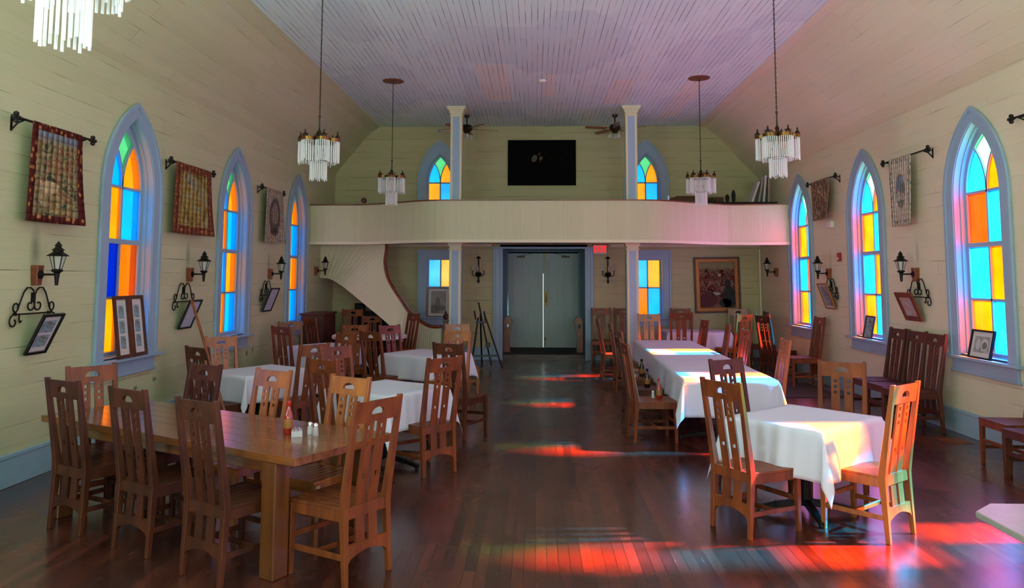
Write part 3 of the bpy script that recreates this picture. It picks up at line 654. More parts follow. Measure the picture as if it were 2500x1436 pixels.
# curved stair wall and handrail
def catmull(P, n=6):
    P = [Vector(p) for p in P]; out = []
    for i in range(len(P)-1):
        a = P[max(i-1, 0)]; p, q = P[i], P[i+1]; d = P[min(i+2, len(P)-1)]
        for k in range(n):
            t = k/n; out.append(.5*((2*p)+(q-a)*t+(2*a-5*p+4*q-d)*t*t+(3*p-a-3*q+d)*t**3))
    out.append(P[-1]); return out
top = catmull([(-1.82, 15.0, .88), (-2.05, 15.15, .88), (-2.28, 15.35, .97), (-2.52, 15.55, 1.12), (-2.70, 15.75, 1.31), (-2.92, 15.9, 1.58), (-3.08, 16.0, 1.84), (-3.16, 16.1, 2.15), (-3.2, 16.2, 2.61), (-3.9, 16.35, 2.61), (-4.62, 16.45, 2.61)], 5)
bot = catmull([(-1.82, 15.0, 0), (-2.05, 15.15, 0), (-2.30, 15.25, .10), (-2.60, 15.4, .50), (-2.82, 15.5, .78), (-3.10, 15.62, 1.01), (-3.45, 15.8, 1.25), (-3.75, 15.95, 1.46), (-4.05, 16.1, 1.66), (-4.35, 16.3, 1.80), (-4.62, 16.45, 1.83)], 5)
b = MB(); u = 0
for i in range(len(top)-1):
    l = (top[i+1]-top[i]).length
    q = [bot[i], bot[i+1], top[i+1], top[i]]; k = [p+Vector((.03, .07, 0)) for p in q]
    b.add(q+k, [(0, 1, 2, 3), (5, 4, 7, 6), (3, 2, 6, 7), (1, 0, 4, 5)], [[(0, u), (0, u+l), (1, u+l), (1, u)]]*4); u += l
st(b.build('wall_stair', M_CREAM, solid=True))
b = MB(); b.tube([p+Vector((.0, .02, .01)) for p in top[:41]], .038, 8); st(b.build('trim_8', M_RAIL, smooth=True))
nw = empty('newel_post', (-1.73, 14.95, 0)); nw['kind'] = 'structure'
b = MB(); b.box(-.05, .05, -.05, .05, 0, 1.0); st(b.build('post', M_DKW, nw, bev=.006)); b = MB(); b.box(-.06, .06, -.06, .06, 1.0, 1.03); b.lathe([(.03, 1.03), (.05, 1.07), (.055, 1.11), (.03, 1.15), (.012, 1.2)], n=12); st(b.build('post_cap', M_DKW, nw, smooth=True))
b = MB(); b.box(XL+.02, -1.95, 17.0, 17.1, 0, .5); b.box(-3.0, -1.95, 16.1, 17.1, 0, .35); st(b.build('floor_stair_steps', M_RAIL))


# ------------------------------------------------------------------ furniture: the slatted high-back chair
def yb(z):   # rear line of the back: kicks backwards at the foot, rakes backwards above the seat
    return -.03+.03*min(z, .45)/.45 if z < .45 else -.104*((z-.45)/.646)
def chair_parts():
    P = {}
    def bk(x, z, k, t=.022, off=0): return (x, yb(z)+off+(t/2 if k else -t/2), z)
    for nm, s in (('legR', 1), ('legL', -1)):
        b = MB(); zs = [0, .2, .36, .44, .50, .7, .9, 1.096]
        wx = [.030, .034, .040, .044, .044, .040, .036, .034]; xo = [.198, .198, .199, .200, .201, .203, .204, .204]
        wy_ = [.032, .038, .046, .052, .050, .040, .034, .030]; vs = []; fs = []
        for z, a, x, d in zip(zs, wx, xo, wy_):
            for i, j in ((-1, -1), (1, -1), (1, 1), (-1, 1)): vs.append((s*(x-a/2)+i*a/2, yb(z)+j*d/2, z))
        for i in range(len(zs)-1):
            for k in range(4): fs.append((i*4+k, i*4+(k+1) % 4, i*4+4+(k+1) % 4, i*4+4+k))
        fs += [(3, 2, 1, 0), tuple(len(zs)*4-4+k for k in range(4))]; b.add(vs, fs); P[nm] = ('leg', b, .003)
    for s in (-1, 1):
        b = MB(); b.bar((s*.210, .425, .435), (s*.214, .430, 0), .044, .044, (0, 1, 0), .72); P['fl%d' % s] = ('leg', b, .003)
    b = MB(); hole = [(-.056, .995), (.056, .995), (.056, 1.008)]+[(.056*math.cos(PI*k/8), 1.008+.034*math.sin(PI*k/8)) for k in range(1, 8)]+[(-.056, 1.008)]
    b.plate([(-.172, .955), (.172, .955), (.172, 1.082), (-.172, 1.082)], [hole], lambda x, z, k: bk(x, z, k, .024)); P['top'] = ('top_rail', b, 0)
    for s in (-1, 1):
        b = MB(); c = s*.054; h = .036
        hs = [[(c-.0135, z-.0135), (c+.0135, z-.0135), (c+.0135, z+.0135), (c-.0135, z+.0135)] for z in (.918, .868, .818, .625)]
        b.plate([(c-h, .45), (c+h, .45), (c+h, .957), (c-h, .957)], hs, lambda x, z, k: bk(x, z, k, .014))
        b.plate([(c-h, .21), (c+h, .21), (c+h, .45), (c-h, .45)], [], lambda x, z, k: bk(x, z, k, .014)); P['sl%d' % s] = ('back_slat', b, 0)
    b = MB(); b.plate([(-.165, .385), (.165, .385), (.165, .455), (-.165, .455)], [], lambda x, z, k: bk(x, z, k, .026, -.003)); P['rr'] = ('back_rail', b, 0)
    b = MB(); arc = [(.165, .13)]+[(.14-.28*k/10, .155+.03*math.sin(PI*k/10)) for k in range(11)]+[(-.165, .13)]
    b.plate(arc[::-1]+[(.165, .235), (-.165, .235)], [], lambda x, z, k: bk(x, z, k, .024)); P['ar'] = ('arched_rail', b, 0)
    b = MB()
    for k in range(7):
        xa, xb = -.228+.4565*k/7*1.0, -.228+.4565*(k+1)/7
        f = .195/.228
        vs = [(xa*f+.002, .018, .437), (xb*f-.002, .018, .437), (xb-.002, .455, .437), (xa+.002, .455, .437)]; vs += [(x, y, .456) for x, y, z in vs]
        b.add(vs, [(3, 2, 1, 0), (4, 5, 6, 7), (0, 1, 5, 4), (1, 2, 6, 5), (2, 3, 7, 6), (3, 0, 4, 7)])
    P['seat'] = ('seat', b, .0025)
    b = MB(); b.box(-.19, .19, .425, .445, .375, .437)
    for s in (-1, 1): b.bar((s*.185, .02, .406), (s*.212, .41, .406), .02, .062)
    P['fr'] = ('seat_frame', b, .002)
    for s in (-1, 1): b = MB(); b.bar((s*.186, -.01, .17), (s*.210, .42, .17), .018, .034); P['st%d' % s] = ('stretcher', b, .002)
    b = MB(); b.bar((-.2, .21, .17), (.2, .21, .17), .018, .030); P['stc'] = ('stretcher', b, .002)
    b = MB(); b.bar((-.2, .425, .235), (.2, .425, .235), .018, .034); P['stf'] = ('stretcher', b, .002)
    return P
CP = chair_parts(); CH_MESH = {}
M_CHAIRR = wood('chair_wood_matte', '5C2810', '7E401A', .6, (14, 14, 2.5), .1, 0, .25)
def first_chair(tone):
    mat = {'m': M_CHAIR, 'd': M_CHAIRD, 'l': M_CHAIRL, 'r': M_CHAIRR}[tone]
    r = empty('dining_chair'); pr = {}
    for k, (nm, b, bev) in CP.items(): b.build(nm, mat, r, bev=bev)
    return r
PROTO = {}
def chair(x, y, deg, tone, label, group, s=1.0, z=0):
    if tone not in PROTO: r = PROTO[tone] = first_chair(tone); r.location = (x, y, z); r.rotation_euler = (0, 0, R(deg)); r.scale = (s,)*3
    else: r = dup(PROTO[tone], (x, y, z), R(deg), s)
    tag(r, label, 'chair', group); return r
GB, GM, GN, GF, GP, GRD = 'chairs around the bare oak table', 'chairs around the clothed table by the left wall', 'chairs around the front left clothed table', 'chairs around the rear left clothed table', 'chairs around the clothed table in the far left corner', 'chairs around the round table'
GS, GL_, GW, GK, GT = 'chairs around the front right clothed table', 'chairs along the long clothed table', 'chairs along the right wall', 'chairs against the back wall', 'chairs around the far right clothed table'
CHAIRS = [
 (-3.38, 5.66, -27, 'd', 'dark high-back chair on the near side of the oak table, closest to the left wall', GB, 1),
 (-2.68, 5.25, -29, 'd', 'dark high-back chair in the middle of the near side of the oak table', GB, 1),
 (-2.01, 4.80, -31, 'd', 'dark wooden high-back chair at the near side of the oak table, nearest its front leg', GB, 1),
 (-1.05, 4.86, 57, 'r', 'large orange-brown high-back chair at the right-hand end of the bare oak table', GB, 1),
 (-3.67, 6.43, 232, 'm', 'pale-shining chair at the far left end of the oak table below the framed triple photos', GB, 1),
 (-2.88, 6.54, 152, 'd', 'chair on the far side of the oak table, in front of the leaning pole', GB, 1),
 (-2.16, 6.16, 151, 'l', 'light brown chair in the middle of the far side of the oak table', GB, 1),
 (-1.446, 5.78, 149, 'l', 'light brown chair on the far side of the oak table, directly behind its end chair', GB, 1),
 (-3.57, 8.33, -32, 'd', 'dark chair that the thin pole leans on, by the left wall', GM, 1),
 (-3.92, 9.68, 222, 'l', 'light brown chair against the left wall below the second arched window', GM, 1),
 (-2.56, 8.75, 52, 'm', 'brown chair turned left at the right side of the clothed table by the left wall', GM, 1),
 (-1.90, 7.18, -34, 'm', 'brown chair seen from behind at the left side of the front left clothed table', GN, 1),
 (-2.10, 8.38, -130, 'm', 'pale-shining chair facing us behind the left end of the front left clothed table', GN, 1),
 (-0.92, 7.38, 44, 'm', 'orange-brown chair by the aisle at the right side of the front left clothed table', GN, 1),
 (-0.96, 8.99, -24, 'd', 'dark chair just behind the aisle-side chair of the front left clothed table', GF, 1),
 (-2.60, 10.34, 144, 'r', 'brown chair facing us, between the far corner table and the rear left clothed table', GP, 1),
 (-2.25, 10.88, -32, 'm', 'brown chair turned right at the left side of the rear left clothed table', GF, 1),
 (-1.12, 10.85, 165, 'l', 'light tan chair near the aisle facing us beside the rear left clothed table', GF, 1),
 (-1.24, 12.53, 198, 'l', 'light tan chair behind another by the left column, nearest the easel', GF, 1),
 (-2.23, 12.15, -133, 'm', 'chair with a whitish-shining top rail in front of the round table', GF, 1),
 (-3.85, 11.88, -30, 'm', 'brown chair turned right close to the third arched window of the left wall', GP, 1),
 (-4.12, 12.99, 205, 'm', 'pinkish-shining chair set against the left wall below the third arched window', GP, 1),
 (-2.86, 12.19, 185, 'r', 'chair facing us at the back of the clothed table in the far left corner', GP, 1),
 (-4.08, 14.25, -42, 'm', 'brown chair left of the round table, before the dark red cabinet', GRD, 1),
 (-3.82, 16.1, 190, 'r', 'chair facing us behind the round table, under the stair opening', GRD, 1.08),
 (-3.31, 15.72, 200, 'r', 'chair facing us behind the round table, tucked beside the curved stair wall', GRD, .97),
 (-2.46, 15.08, 130, 'r', 'brown chair at the right of the round table in front of the curved handrail', GRD, 1.05),
 (2.57, 5.73, 40, 'l', 'sunlit orange chair at the near right corner of the front right clothed table', GS, 1),
 (1.44, 5.81, -59, 'm', 'large dark-backed chair at the left side of the front right clothed table', GS, 1),
 (2.72, 7.05, 152, 'r', 'reddish brown chair facing us behind the front right clothed table', GS, 1),
 (1.82, 7.22, 210, 'd', 'dark chair between the front right table and the near end of the long table', GS, 1),
 (2.98, 9.68, 88, 'l', 'sunlit orange chair on the window side of the long table, nearest to us', GL_, 1),
 (3.00, 11.49, 95, 'm', 'second chair from us on the window side of the long table', GL_, 1),
 (3.06, 12.83, 85, 'm', 'third chair from us on the window side of the long table', GL_, 1),
 (2.98, 14.2, 95, 'm', 'farthest chair on the window side of the long table', GL_, 1),
 (1.13, 9.01, -86, 'm', 'aisle-side chair of the long table nearest to us, with hot sauce on its seat', GL_, 1),
 (1.15, 9.93, -88, 'd', 'second aisle-side chair of the long table, with a brown bottle on its seat', GL_, 1),
 (1.30, 11.0, -90, 'm', 'third aisle-side chair of the long table, holding a bottle and condiment caddy', GL_, 1),
 (1.34, 12.94, -89, 'm', 'fourth aisle-side chair of the long table counted from us', GL_, 1),
 (1.25, 14.4, -88, 'm', 'farthest aisle-side chair of the long table, nearest the double doors', GL_, 1),
 (2.19, 15.0, 179, 'l', 'chair facing us at the far end of the long table below the right back window', GL_, 1.06),
 (2.86, 15.35, -6, 'm', 'sunlit reddish chair in front of the far right clothed table', GT, 1.08),
 (4.02, 15.35, 32, 'l', 'sunlit orange and tan chair at the near right corner of the far right table', GT, 1.05),
 (4.47, 17.22, 170, 'l', 'tan chair facing us behind the far right table beneath the framed crowd painting', GT, 1.08),
 (3.20, 17.22, 172, 'm', 'chair facing us behind the far right table, left of the framed crowd painting', GT, 1.08),
 (4.66, 16.2, 84, 'd', 'dark chair seen edge-on at the far end of the right wall near the white pipe', GT, 1.06),
 (4.42, 14.95, -68, 'd', 'dark chair turned to the right wall under the farthest lantern', GW, 1.05),
 (4.82, 13.6, 92, 'm', 'single chair with its back to the right wall between two arched windows', GW, 1.08),
 (4.84, 10.75, 92, 'd', 'farthest of three dark chairs side by side under the red-framed print', GW, 1.07),
 (4.84, 10.22, 94, 'd', 'middle one of three dark chairs side by side under the red-framed print', GW, 1.07),
 (4.82, 9.72, 95, 'd', 'nearest of three dark chairs side by side beneath the right wall lantern', GW, 1.07),
 (4.90, 7.80, 91, 'm', 'wall-side chair at the right edge of the picture, the farther one of two', GW, 1),
 (4.80, 7.26, 95, 'd', 'wall-side chair at the right edge of the picture, the nearer one of two', GW, 1),
 (1.46, 17.3, 178, 'm', 'chair against the back wall directly right of the entry casing', GK, 1.08),
 (1.965, 17.3, 180, 'm', 'chair against the back wall half hidden by the right column', GK, 1.08),
]
for c in CHAIRS: chair(*c[:6], s=c[6])

# ------------------------------------------------------------------ tables
def pedestal_parts(r, a, c, off=0.0):
    b = MB(); b.box(-a/2, a/2, -c/2, c/2, .705, .738); b.build('table_top', M_FRAMEW, r, bev=.004)
    b = MB(); b.tube([(0, 0, .06), (0, 0, .705)], .04, 10); b.box(-.16, .16, -.16, .16, .69, .706); b.build('pedestal', M_RUBBER, r, smooth=True)
    for k in range(4):
        an = off+k*PI/2; b = MB(); d = V(math.cos(an), math.sin(an), 0); L = min(a, c)*.52
        b.bar(d*.02+V(0, 0, .085), d*L*.6+V(0, 0, .06), .05, .05); b.bar(d*L*.6+V(0, 0, .06), d*L+V(0, 0, .03), .045, .04, (0, 0, 1), .8); b.lathe([(.02, 0), (.022, .02), (.02, .03)], d*L*.96+V(0, 0, 0), 8); b.build('foot', M_RUBBER, r, bev=.003)
def ped_table(x, y, deg, a, c, label, group=None):
    r = empty('pedestal_table', (x, y, 0), R(deg)); pedestal_parts(r, a, c, PI/4 if 'front right' in label else 0); tag(r, label, 'table', group); return r
def drape(name, x, y, deg, a, c, da, dc, label, seed=1, z=.742, group=None, amp=.02):
    """cloth a x c table half-sizes, overhang da beyond +-a, dc beyond +-c"""
    rnd = random.Random(seed); ph = [rnd.uniform(0, 6.28) for _ in range(8)]
    def axis(h, d, n):
        k = max(4, int(2*h/.05)); m = 12
        return [-h-d*(1-i/m) for i in range(m)]+[-h+2*h*i/k for i in range(k+1)]+[h+d*(i+1)/m for i in range(m)]
    U = axis(a, da, 0); W = axis(c, dc, 0); vs = []; fs = []
    rc = .012
    def P(u, v):
        eu = max(0, abs(u)-a); ev = max(0, abs(v)-c); su = 1 if u > 0 else -1; sv = 1 if v > 0 else -1
        if eu == 0 and ev == 0:
            return (u, v, z+.0015*math.sin(u*9+ph[0])*math.sin(v*7+ph[1]))
        r = math.hypot(eu, ev)
        if eu > 0 and ev > 0:
            f = math.atan2(ev, eu)/(PI/2); fold = math.sin(f*PI)
            out = r*(.06+.26*fold)+.012*math.sin(f*3*PI)*r/.3
            ang = math.atan2(ev, eu); px = a+out*math.cos(ang)+rc; py = c+out*math.sin(ang)+rc
            zz = z-math.sqrt(max(0, r*r-out*out*.6)); 
            return (su*px, sv*py, zz)
        t = u if ev > 0 else v; L = (a if ev > 0 else c); edge = 1-min(1, (L-abs(t))/.12) if L > 0 else 0
        k = min(1, r/.25); wv = amp*k*(math.sin(t*11+ph[2]+(2 if ev > 0 else 0)*sv)+.6*math.sin(t*23+ph[3])+.4*math.sin(t*5+ph[4]))
        out = rc+r*.08+max(-.006-r*.02, wv)*(1-edge*.7)+edge*0
        if r < .02: out = rc*r/.02
        if ev > 0: return (u, sv*(c+out), z-r*.995+.003)
        return (su*(a+out), v, z-r*.995+.003)
    for v in W:
        for u in U: vs.append(P(u, v))
    n = len(U)
    for j in range(len(W)-1):
        for i in range(n-1): fs.append((j*n+i, j*n+i+1, (j+1)*n+i+1, (j+1)*n+i))
    b = MB(); b.add(vs, fs); o = b.build(name, M_CLOTH, loc=(x, y, 0)); o.rotation_euler = (0, 0, R(deg))
    for p in o.data.polygons: p.use_smooth = True
    o.data.set_sharp_from_angle(angle=R(70))
    md = o.modifiers.new('thickness', 'SOLIDIFY'); md.thickness = .0015; md.offset = 1
    tag(o, label, 'tablecloth', group); return o
GTC = 'white tablecloths'; GPT = 'pedestal tables under the cloths'
# front right
ped_table(2.13, 6.30, 42, .90, .76, 'square pedestal table under the brightly sunlit cloth at front right', GPT)
drape('tablecloth', 2.13, 6.30, 42, .47, .40, .36, .36, 'sunlit white cloth with a long pointed corner on the front right table', 3, group=GTC)
# long table: five tables pushed together
for i, y in enumerate((9.06, 10.13, 11.2, 12.27, 13.34)):
    ped_table(2.13+.022*i, y, -1.5, .92, 1.04, ['near-end', 'second', 'middle', 'fourth', 'far-end'][i]+' pedestal table of the row beneath the long cloth', GPT)
drape('long_tablecloth', 2.18, 11.2, -1.5, .50, 2.70, .33, .40, 'long white cloth over the row of tables at the right, crossed by bright sun bands', 5, group=GTC, amp=.014)
# left ones
ped_table(-3.25, 9.12, -33, .76, .92, 'pedestal table under the cloth closest to the left wall', GPT)
drape('tablecloth', -3.25, 9.12, -33, .40, .48, .30, .30, 'white cloth on the table closest to the left wall, behind the bare oak table', 7, group=GTC)
ped_table(-1.48, 7.77, -33, .82, .82, 'pedestal table under the cloth at front left by the aisle', GPT)
drape('tablecloth', -1.48, 7.77, -33, .43, .43, .34, .34, 'white cloth at front left by the aisle, with a paper lying on it', 9, group=GTC)
ped_table(-1.60, 11.35, -33, .90, .84, 'pedestal table under the rear left cloth by the aisle', GPT)
drape('tablecloth', -1.60, 11.35, -33, .48, .44, .34, .34, 'creased white cloth on the rear left table between the aisle and the round table', 11, group=GTC)
ped_table(-3.42, 12.45, -33, .76, .86, 'pedestal table under the cloth in the far left corner', GPT)
drape('tablecloth', -3.42, 12.45, -33, .40, .46, .32, .32, 'white cloth on the table in the far left corner, mostly hidden by chairs', 13, group=GTC)
ped_table(3.35, 16.42, 0, 1.2, .9, 'pedestal table under the far right cloth below the framed painting', GPT)
drape('tablecloth', 3.35, 16.42, 0, .64, .46, .36, .36, 'white cloth on the far right table below the framed painting', 15, group=GTC)
# round table
r = empty('round_table', (-3.15, 14.7, 0)); b = MB(); b.lathe([(.0, .69), (.68, .69), (.70, .70), (.70, .742), (.685, .757), (0, .757)], n=48); b.build('table_top', M_WHITE, r, smooth=True)
b = MB(); b.lathe([(.03, .05), (.05, .1), (.035, .3), (.04, .6), (.12, .70)], n=12); b.build('pedestal', M_RUBBER, r, smooth=True)
for k in range(4): b = MB(); an = k*PI/2+.4; b.bar((0, 0, .08), (.32*math.cos(an), .32*math.sin(an), .02), .05, .04); b.build('foot', M_RUBBER, r)
tag(r, 'white round table in front of the curved stair wall', 'table')
# oak table
ot = empty('oak_table', (-2.44, 5.76, 0), R(-29.3))
b = MB()
for k in range(6): b.box(-1.40, 1.40, -.45+.15*k+.0006, -.45+.15*(k+1)-.0006, .70, .75)
b.build('table_top', M_OAK, ot, bev=.002)
for sx in (-1, 1):
    for sy in (-1, 1): b = MB(); b.box(sx*1.17-.062, sx*1.17+.062, sy*.385-.062, sy*.385+.062, 0, .70); b.build('leg', M_OAKV, ot, bev=.008)
b = MB(); b.box(-1.05, 1.05, -.39, -.36, .62, .70); b.box(-1.05, 1.05, .36, .39, .62, .70); b.box(-1.14, -1.11, -.31, .31, .62, .70); b.box(1.11, 1.14, -.31, .31, .62, .70); b.build('apron', M_OAK, ot, bev=.003)
tag(ot, 'large bare oak plank table with thick square legs at the left front', 'table')
# stone-topped counter corner at the right edge
ct = empty('side_table', (2.75, 3.42, 0))
b = MB(); b.plate([(-.56, .45), (-.70, .32), (-.70, -.4), (.7, -.4), (.7, .45)], [], lambda a, c, k: (a, c+.02, .755 if k else .725)); b.build('table_top', M_STONE, ct, bev=.004)
b = MB(); b.tube([(.2, 0, .03), (.2, 0, .725)], .045, 10); b.lathe([(.28, 0), (.28, .02), (.06, .05)], (.2, 0, 0), 20); b.build('pedestal', M_RUBBER, ct, smooth=True)
tag(ct, 'grey-topped table whose corner enters the picture at the lower right edge', 'table')

# ------------------------------------------------------------------ small things on tables and seats
def bottle(loc, kind, label, s=1):
    r = empty('sauce_bottle', loc, 0, s)
    m = {'hot': M_SAUCE, 'brown': M_BROWNB}[kind]
    b = MB(); b.lathe([(.0, 0), (.026, 0), (.029, .006), (.029, .095), (.024, .115), (.013, .150), (.012, .17)], n=14); b.build('bottle_body', m, r, smooth=True)
    b = MB(); b.lathe([(.0295, .035), (.0297, .036), (.0297, .088), (.0295, .089)], n=14); b.build('bottle_label', M_LABEL, r, smooth=True)
    b = MB(); b.lathe([(.014, .165), (.015, .168), (.013, .195), (.0, .196)], n=12); b.build('bottle_cap', M_CAP if kind == 'hot' else M_RUBBER, r, smooth=True)
    tag(r, label, 'bottle', 'sauce bottles'); return r
def shaker(loc, fill, label):
    r = empty('salt_shaker', loc)
    b = MB(); b.lathe([(.0, .0), (.020, 0), (.022, .01), (.018, .055), (.017, .062)], n=10); b.build('shaker_glass', M_SHAKER, r, smooth=True)
    b = MB(); b.lathe([(.0, .003), (.017, .003), (.016, .04), (.0, .04)], n=10); b.build('filling', M_MATW if fill == 's' else M_CARD, r, smooth=True)
    b = MB(); b.lathe([(.018, .060), (.0185, .075), (.012, .085), (.0, .087)], n=10); b.build('shaker_lid', M_CHROME, r, smooth=True)
    tag(r, label, 'shaker', 'salt and pepper shakers'); return r
def caddy(loc, label, rz=0):
    r = empty('condiment_caddy', loc, rz)
    b = MB(); b.box(-.036, .036, -.03, .03, 0, .005); b.box(-.036, -.033, -.03, .03, 0, .04); b.box(.033, .036, -.03, .03, 0, .04); b.box(-.036, .036, -.03, -.027, 0, .04); b.box(-.036, .036, .027, .03, 0, .04); b.build('holder', M_SHAKER, r)
    for k in range(7): b = MB(); b.box(-.030+.009*k, -.0265+.009*k, -.023, .023, .007, .050+.004*(k % 3)); b.build('sugar_packet', (M_PAPER, M_PINK, M_PAPER)[k % 3], r)
    tag(r, label, 'caddy', 'condiment caddies'); return r
bottle((-1.72, 5.42, .75), 'hot', 'red hot sauce bottle on the bare oak table', 1.15); caddy((-1.63, 5.33, .75), 'clear condiment caddy with packets on the bare oak table', .3)
shaker((-1.56, 5.40, .75), 's', 'glass salt shaker on the oak table, left of the other shaker'); shaker((-1.51, 5.36, .75), 'p', 'glass pepper shaker on the oak table, the right-hand one')
bottle((1.42, 9.03, .457), 'hot', 'red hot sauce bottle on the nearest aisle-side chair seat', 1.2); shaker((1.36, 9.10, .457), 's', 'glass shaker next to the hot sauce on the nearest aisle-side chair seat')
bottle((1.42, 9.98, .457), 'brown', 'brown sauce bottle on the second aisle-side chair seat', 1.2); bottle((1.50, 11.06, .457), 'brown', 'dark bottle with yellow label on the third aisle-side chair seat', 1.25)
caddy((1.38, 11.0, .457), 'condiment caddy beside the dark bottle on the third aisle-side chair seat')
bottle((-1.28, 11.55, .744), 'hot', 'small red sauce bottle on the rear left clothed table'); caddy((-1.45, 11.62, .744), 'condiment caddy on the rear left clothed table')
caddy((3.62, 16.6, .744), 'condiment caddy on the far right clothed table'); shaker((3.5, 16.62, .744), 's', 'glass shaker beside the caddy on the far right clothed table')
b = MB(); b.box(-.14, .14, -.1, .1, 0, .004); b.box(-.13, -.02, -.085, .085, .004, .0048); pm = b.build('paper_menu', M_PAPER, loc=(-1.14, 7.78, .7455)); pm.rotation_euler = (0, 0, R(-20)); tag(pm, 'pale paper menu lying on the front left clothed table', 'menu')

# ------------------------------------------------------------------ chandeliers
def chandelier():
    r = empty('crystal_chandelier')
    b = MB(); NL = 6
    path = []
    for i in range(120):
        t = 2*PI*i/120; rr = .155+.095*abs(math.cos(NL*t/2))**.6; path.append((rr*math.cos(t), rr*math.sin(t), .455))
    L = len(path); vs = [(x, y, .435) for x, y, z in path]+[(x*1.04, y*1.04, .475) for x, y, z in path]+[(x*.93, y*.93, .475) for x, y, z in path]+[(x*.93, y*.93, .435) for x, y, z in path]
    fs = [(q*L+k, q*L+(k+1) % L, ((q+1) % 4)*L+(k+1) % L, ((q+1) % 4)*L+k) for q in range(4) for k in range(L)]; b.add(vs, fs)
    for k in range(NL):
        an = 2*PI*k/NL; b.bar((.02*math.cos(an), .02*math.sin(an), .46), (.24*math.cos(an), .24*math.sin(an), .455), .012, .02)
    b.build('brass_band', M_BRASS, r)
    for k in range(NL):
        an = 2*PI*k/NL; b = MB(); c = V(.225*math.cos(an), .225*math.sin(an), .475)
        b.lathe([(.0, -.01), (.028, .0), (.034, .02), (.02, .04), (.008, .055), (.012, .07), (.0, .095)], c, 8)
        for s in (-1, 1): b.bar(c+V(0, 0, .015), c+V(-math.sin(an)*s*.05, math.cos(an)*s*.05, .035), .014, .02, (0, 0, 1), .3)
        b.build('leaf_ornament', M_DKBRASS, r, smooth=True)
    b = MB(); b.lathe([(.0, .40), (.02, .41), (.035, .44), (.05, .47), (.03, .50), (.018, .54), (.03, .56), (.012, .59), (.009, .62), (.009, .74), (.016, .75), (.016, .765), (.0, .77)], n=12)
    for k in range(6): an = k*PI/3+.3; b.bar((.03*math.cos(an), .03*math.sin(an), .50), (.075*math.cos(an), .075*math.sin(an), .545), .03, .012, (0, 0, 1), .25)
    b.build('center_stem', M_DKBRASS, r, smooth=True)
    b = MB(); b.tube([(.098*math.cos(2*PI*k/24), .098*math.sin(2*PI*k/24), .205) for k in range(24)], .006, 5, True)
    for k in range(3): an = k*2*PI/3; b.tube([(.098*math.cos(an), .098*math.sin(an), .205), (.02*math.cos(an), .02*math.sin(an), .44)], .003, 4)
    b.build('lower_ring', M_DKBRASS, r, smooth=True)
    def rod(len_): b = MB(); b.tube([(0, 0, 0), (0, 0, -len_)], .0066, 6); return b
    first = None
    for i in range(72):
        t = 2*PI*i/72; rr = .155+.095*abs(math.cos(NL*t/2))**.6
        if first is None: o = first = rod(.255).build('glass_rod', M_ROD, r, smooth=True)
        else: o = first.copy(); COL.objects.link(o); o.parent = r
        o.location = (rr*.985*math.cos(t), rr*.985*math.sin(t), .438); o.scale = (1, 1, 1+.10*math.sin(i*2.4)*(i % 7 == 0))
    low = None
    for i in range(26):
        t = 2*PI*i/26
        if low is None: o = low = rod(.225).build('glass_rod', M_ROD, r, smooth=True)
        else: o = low.copy(); COL.objects.link(o); o.parent = r
        o.location = (.098*math.cos(t), .098*math.sin(t), .203); o.scale = (1, 1, 1+.06*math.sin(i*1.9))
    return r
def chain_mesh(length, name='chain'):
    b = MB(); n = int(length/.030)
    for i in range(n):
        z = .77+.030*i+.015; pts = []
        for k in range(8):
            t = 2*PI*k/8; u, v = .008*math.cos(t), .021*math.sin(t); pts.append((u, 0, z+v) if i % 2 else (0, u, z+v))
        b.tube(pts, .0026, 4, True)
    b.tube([(.004, .003, .77), (.004, -.003, .77+length)], .0018, 4)
    return b
zb = 3.03
CH = [((-2.62, 9.15), 3.03, 'large crystal rod chandelier hanging nearest on the left, before the third window'), ((2.88, 9.15), 3.06, 'large crystal rod chandelier hanging nearest on the right by a long chain'),
      ((-2.53, 13.4), 3.14, 'smaller-looking crystal chandelier hanging at left in front of the gallery'), ((2.86, 13.3), 3.12, 'smaller-looking crystal chandelier hanging at right in front of the gallery'),
      ((-1.95, 3.05), 2.815, 'crystal rod chandelier cut off by the top left corner of the picture')]
c0 = None
for (x, y), z, lab in CH:
    if c0 is None: c0 = chandelier(); o = c0; o.location = (x, y, z)
    else: o = dup(c0, (x, y, z), x)
    tag(o, lab, 'chandelier', 'crystal chandeliers')
for o in [o for o in bpy.data.objects if o.get('category') == 'chandelier']:
    L = ZC-o.location.z-.77-.02; chain_mesh(L).build('chain', M_DKBRASS, o)
    b = MB(); b.lathe([(.0, -.03), (.02, -.028), (.05, -.012), (.185, -.010), (.19, -.004), (.19, .0), (0, 0)], (0, 0, ZC-o.location.z-.001), 28); b.build('ceiling_medallion', M_BRUSH, o, smooth=True)

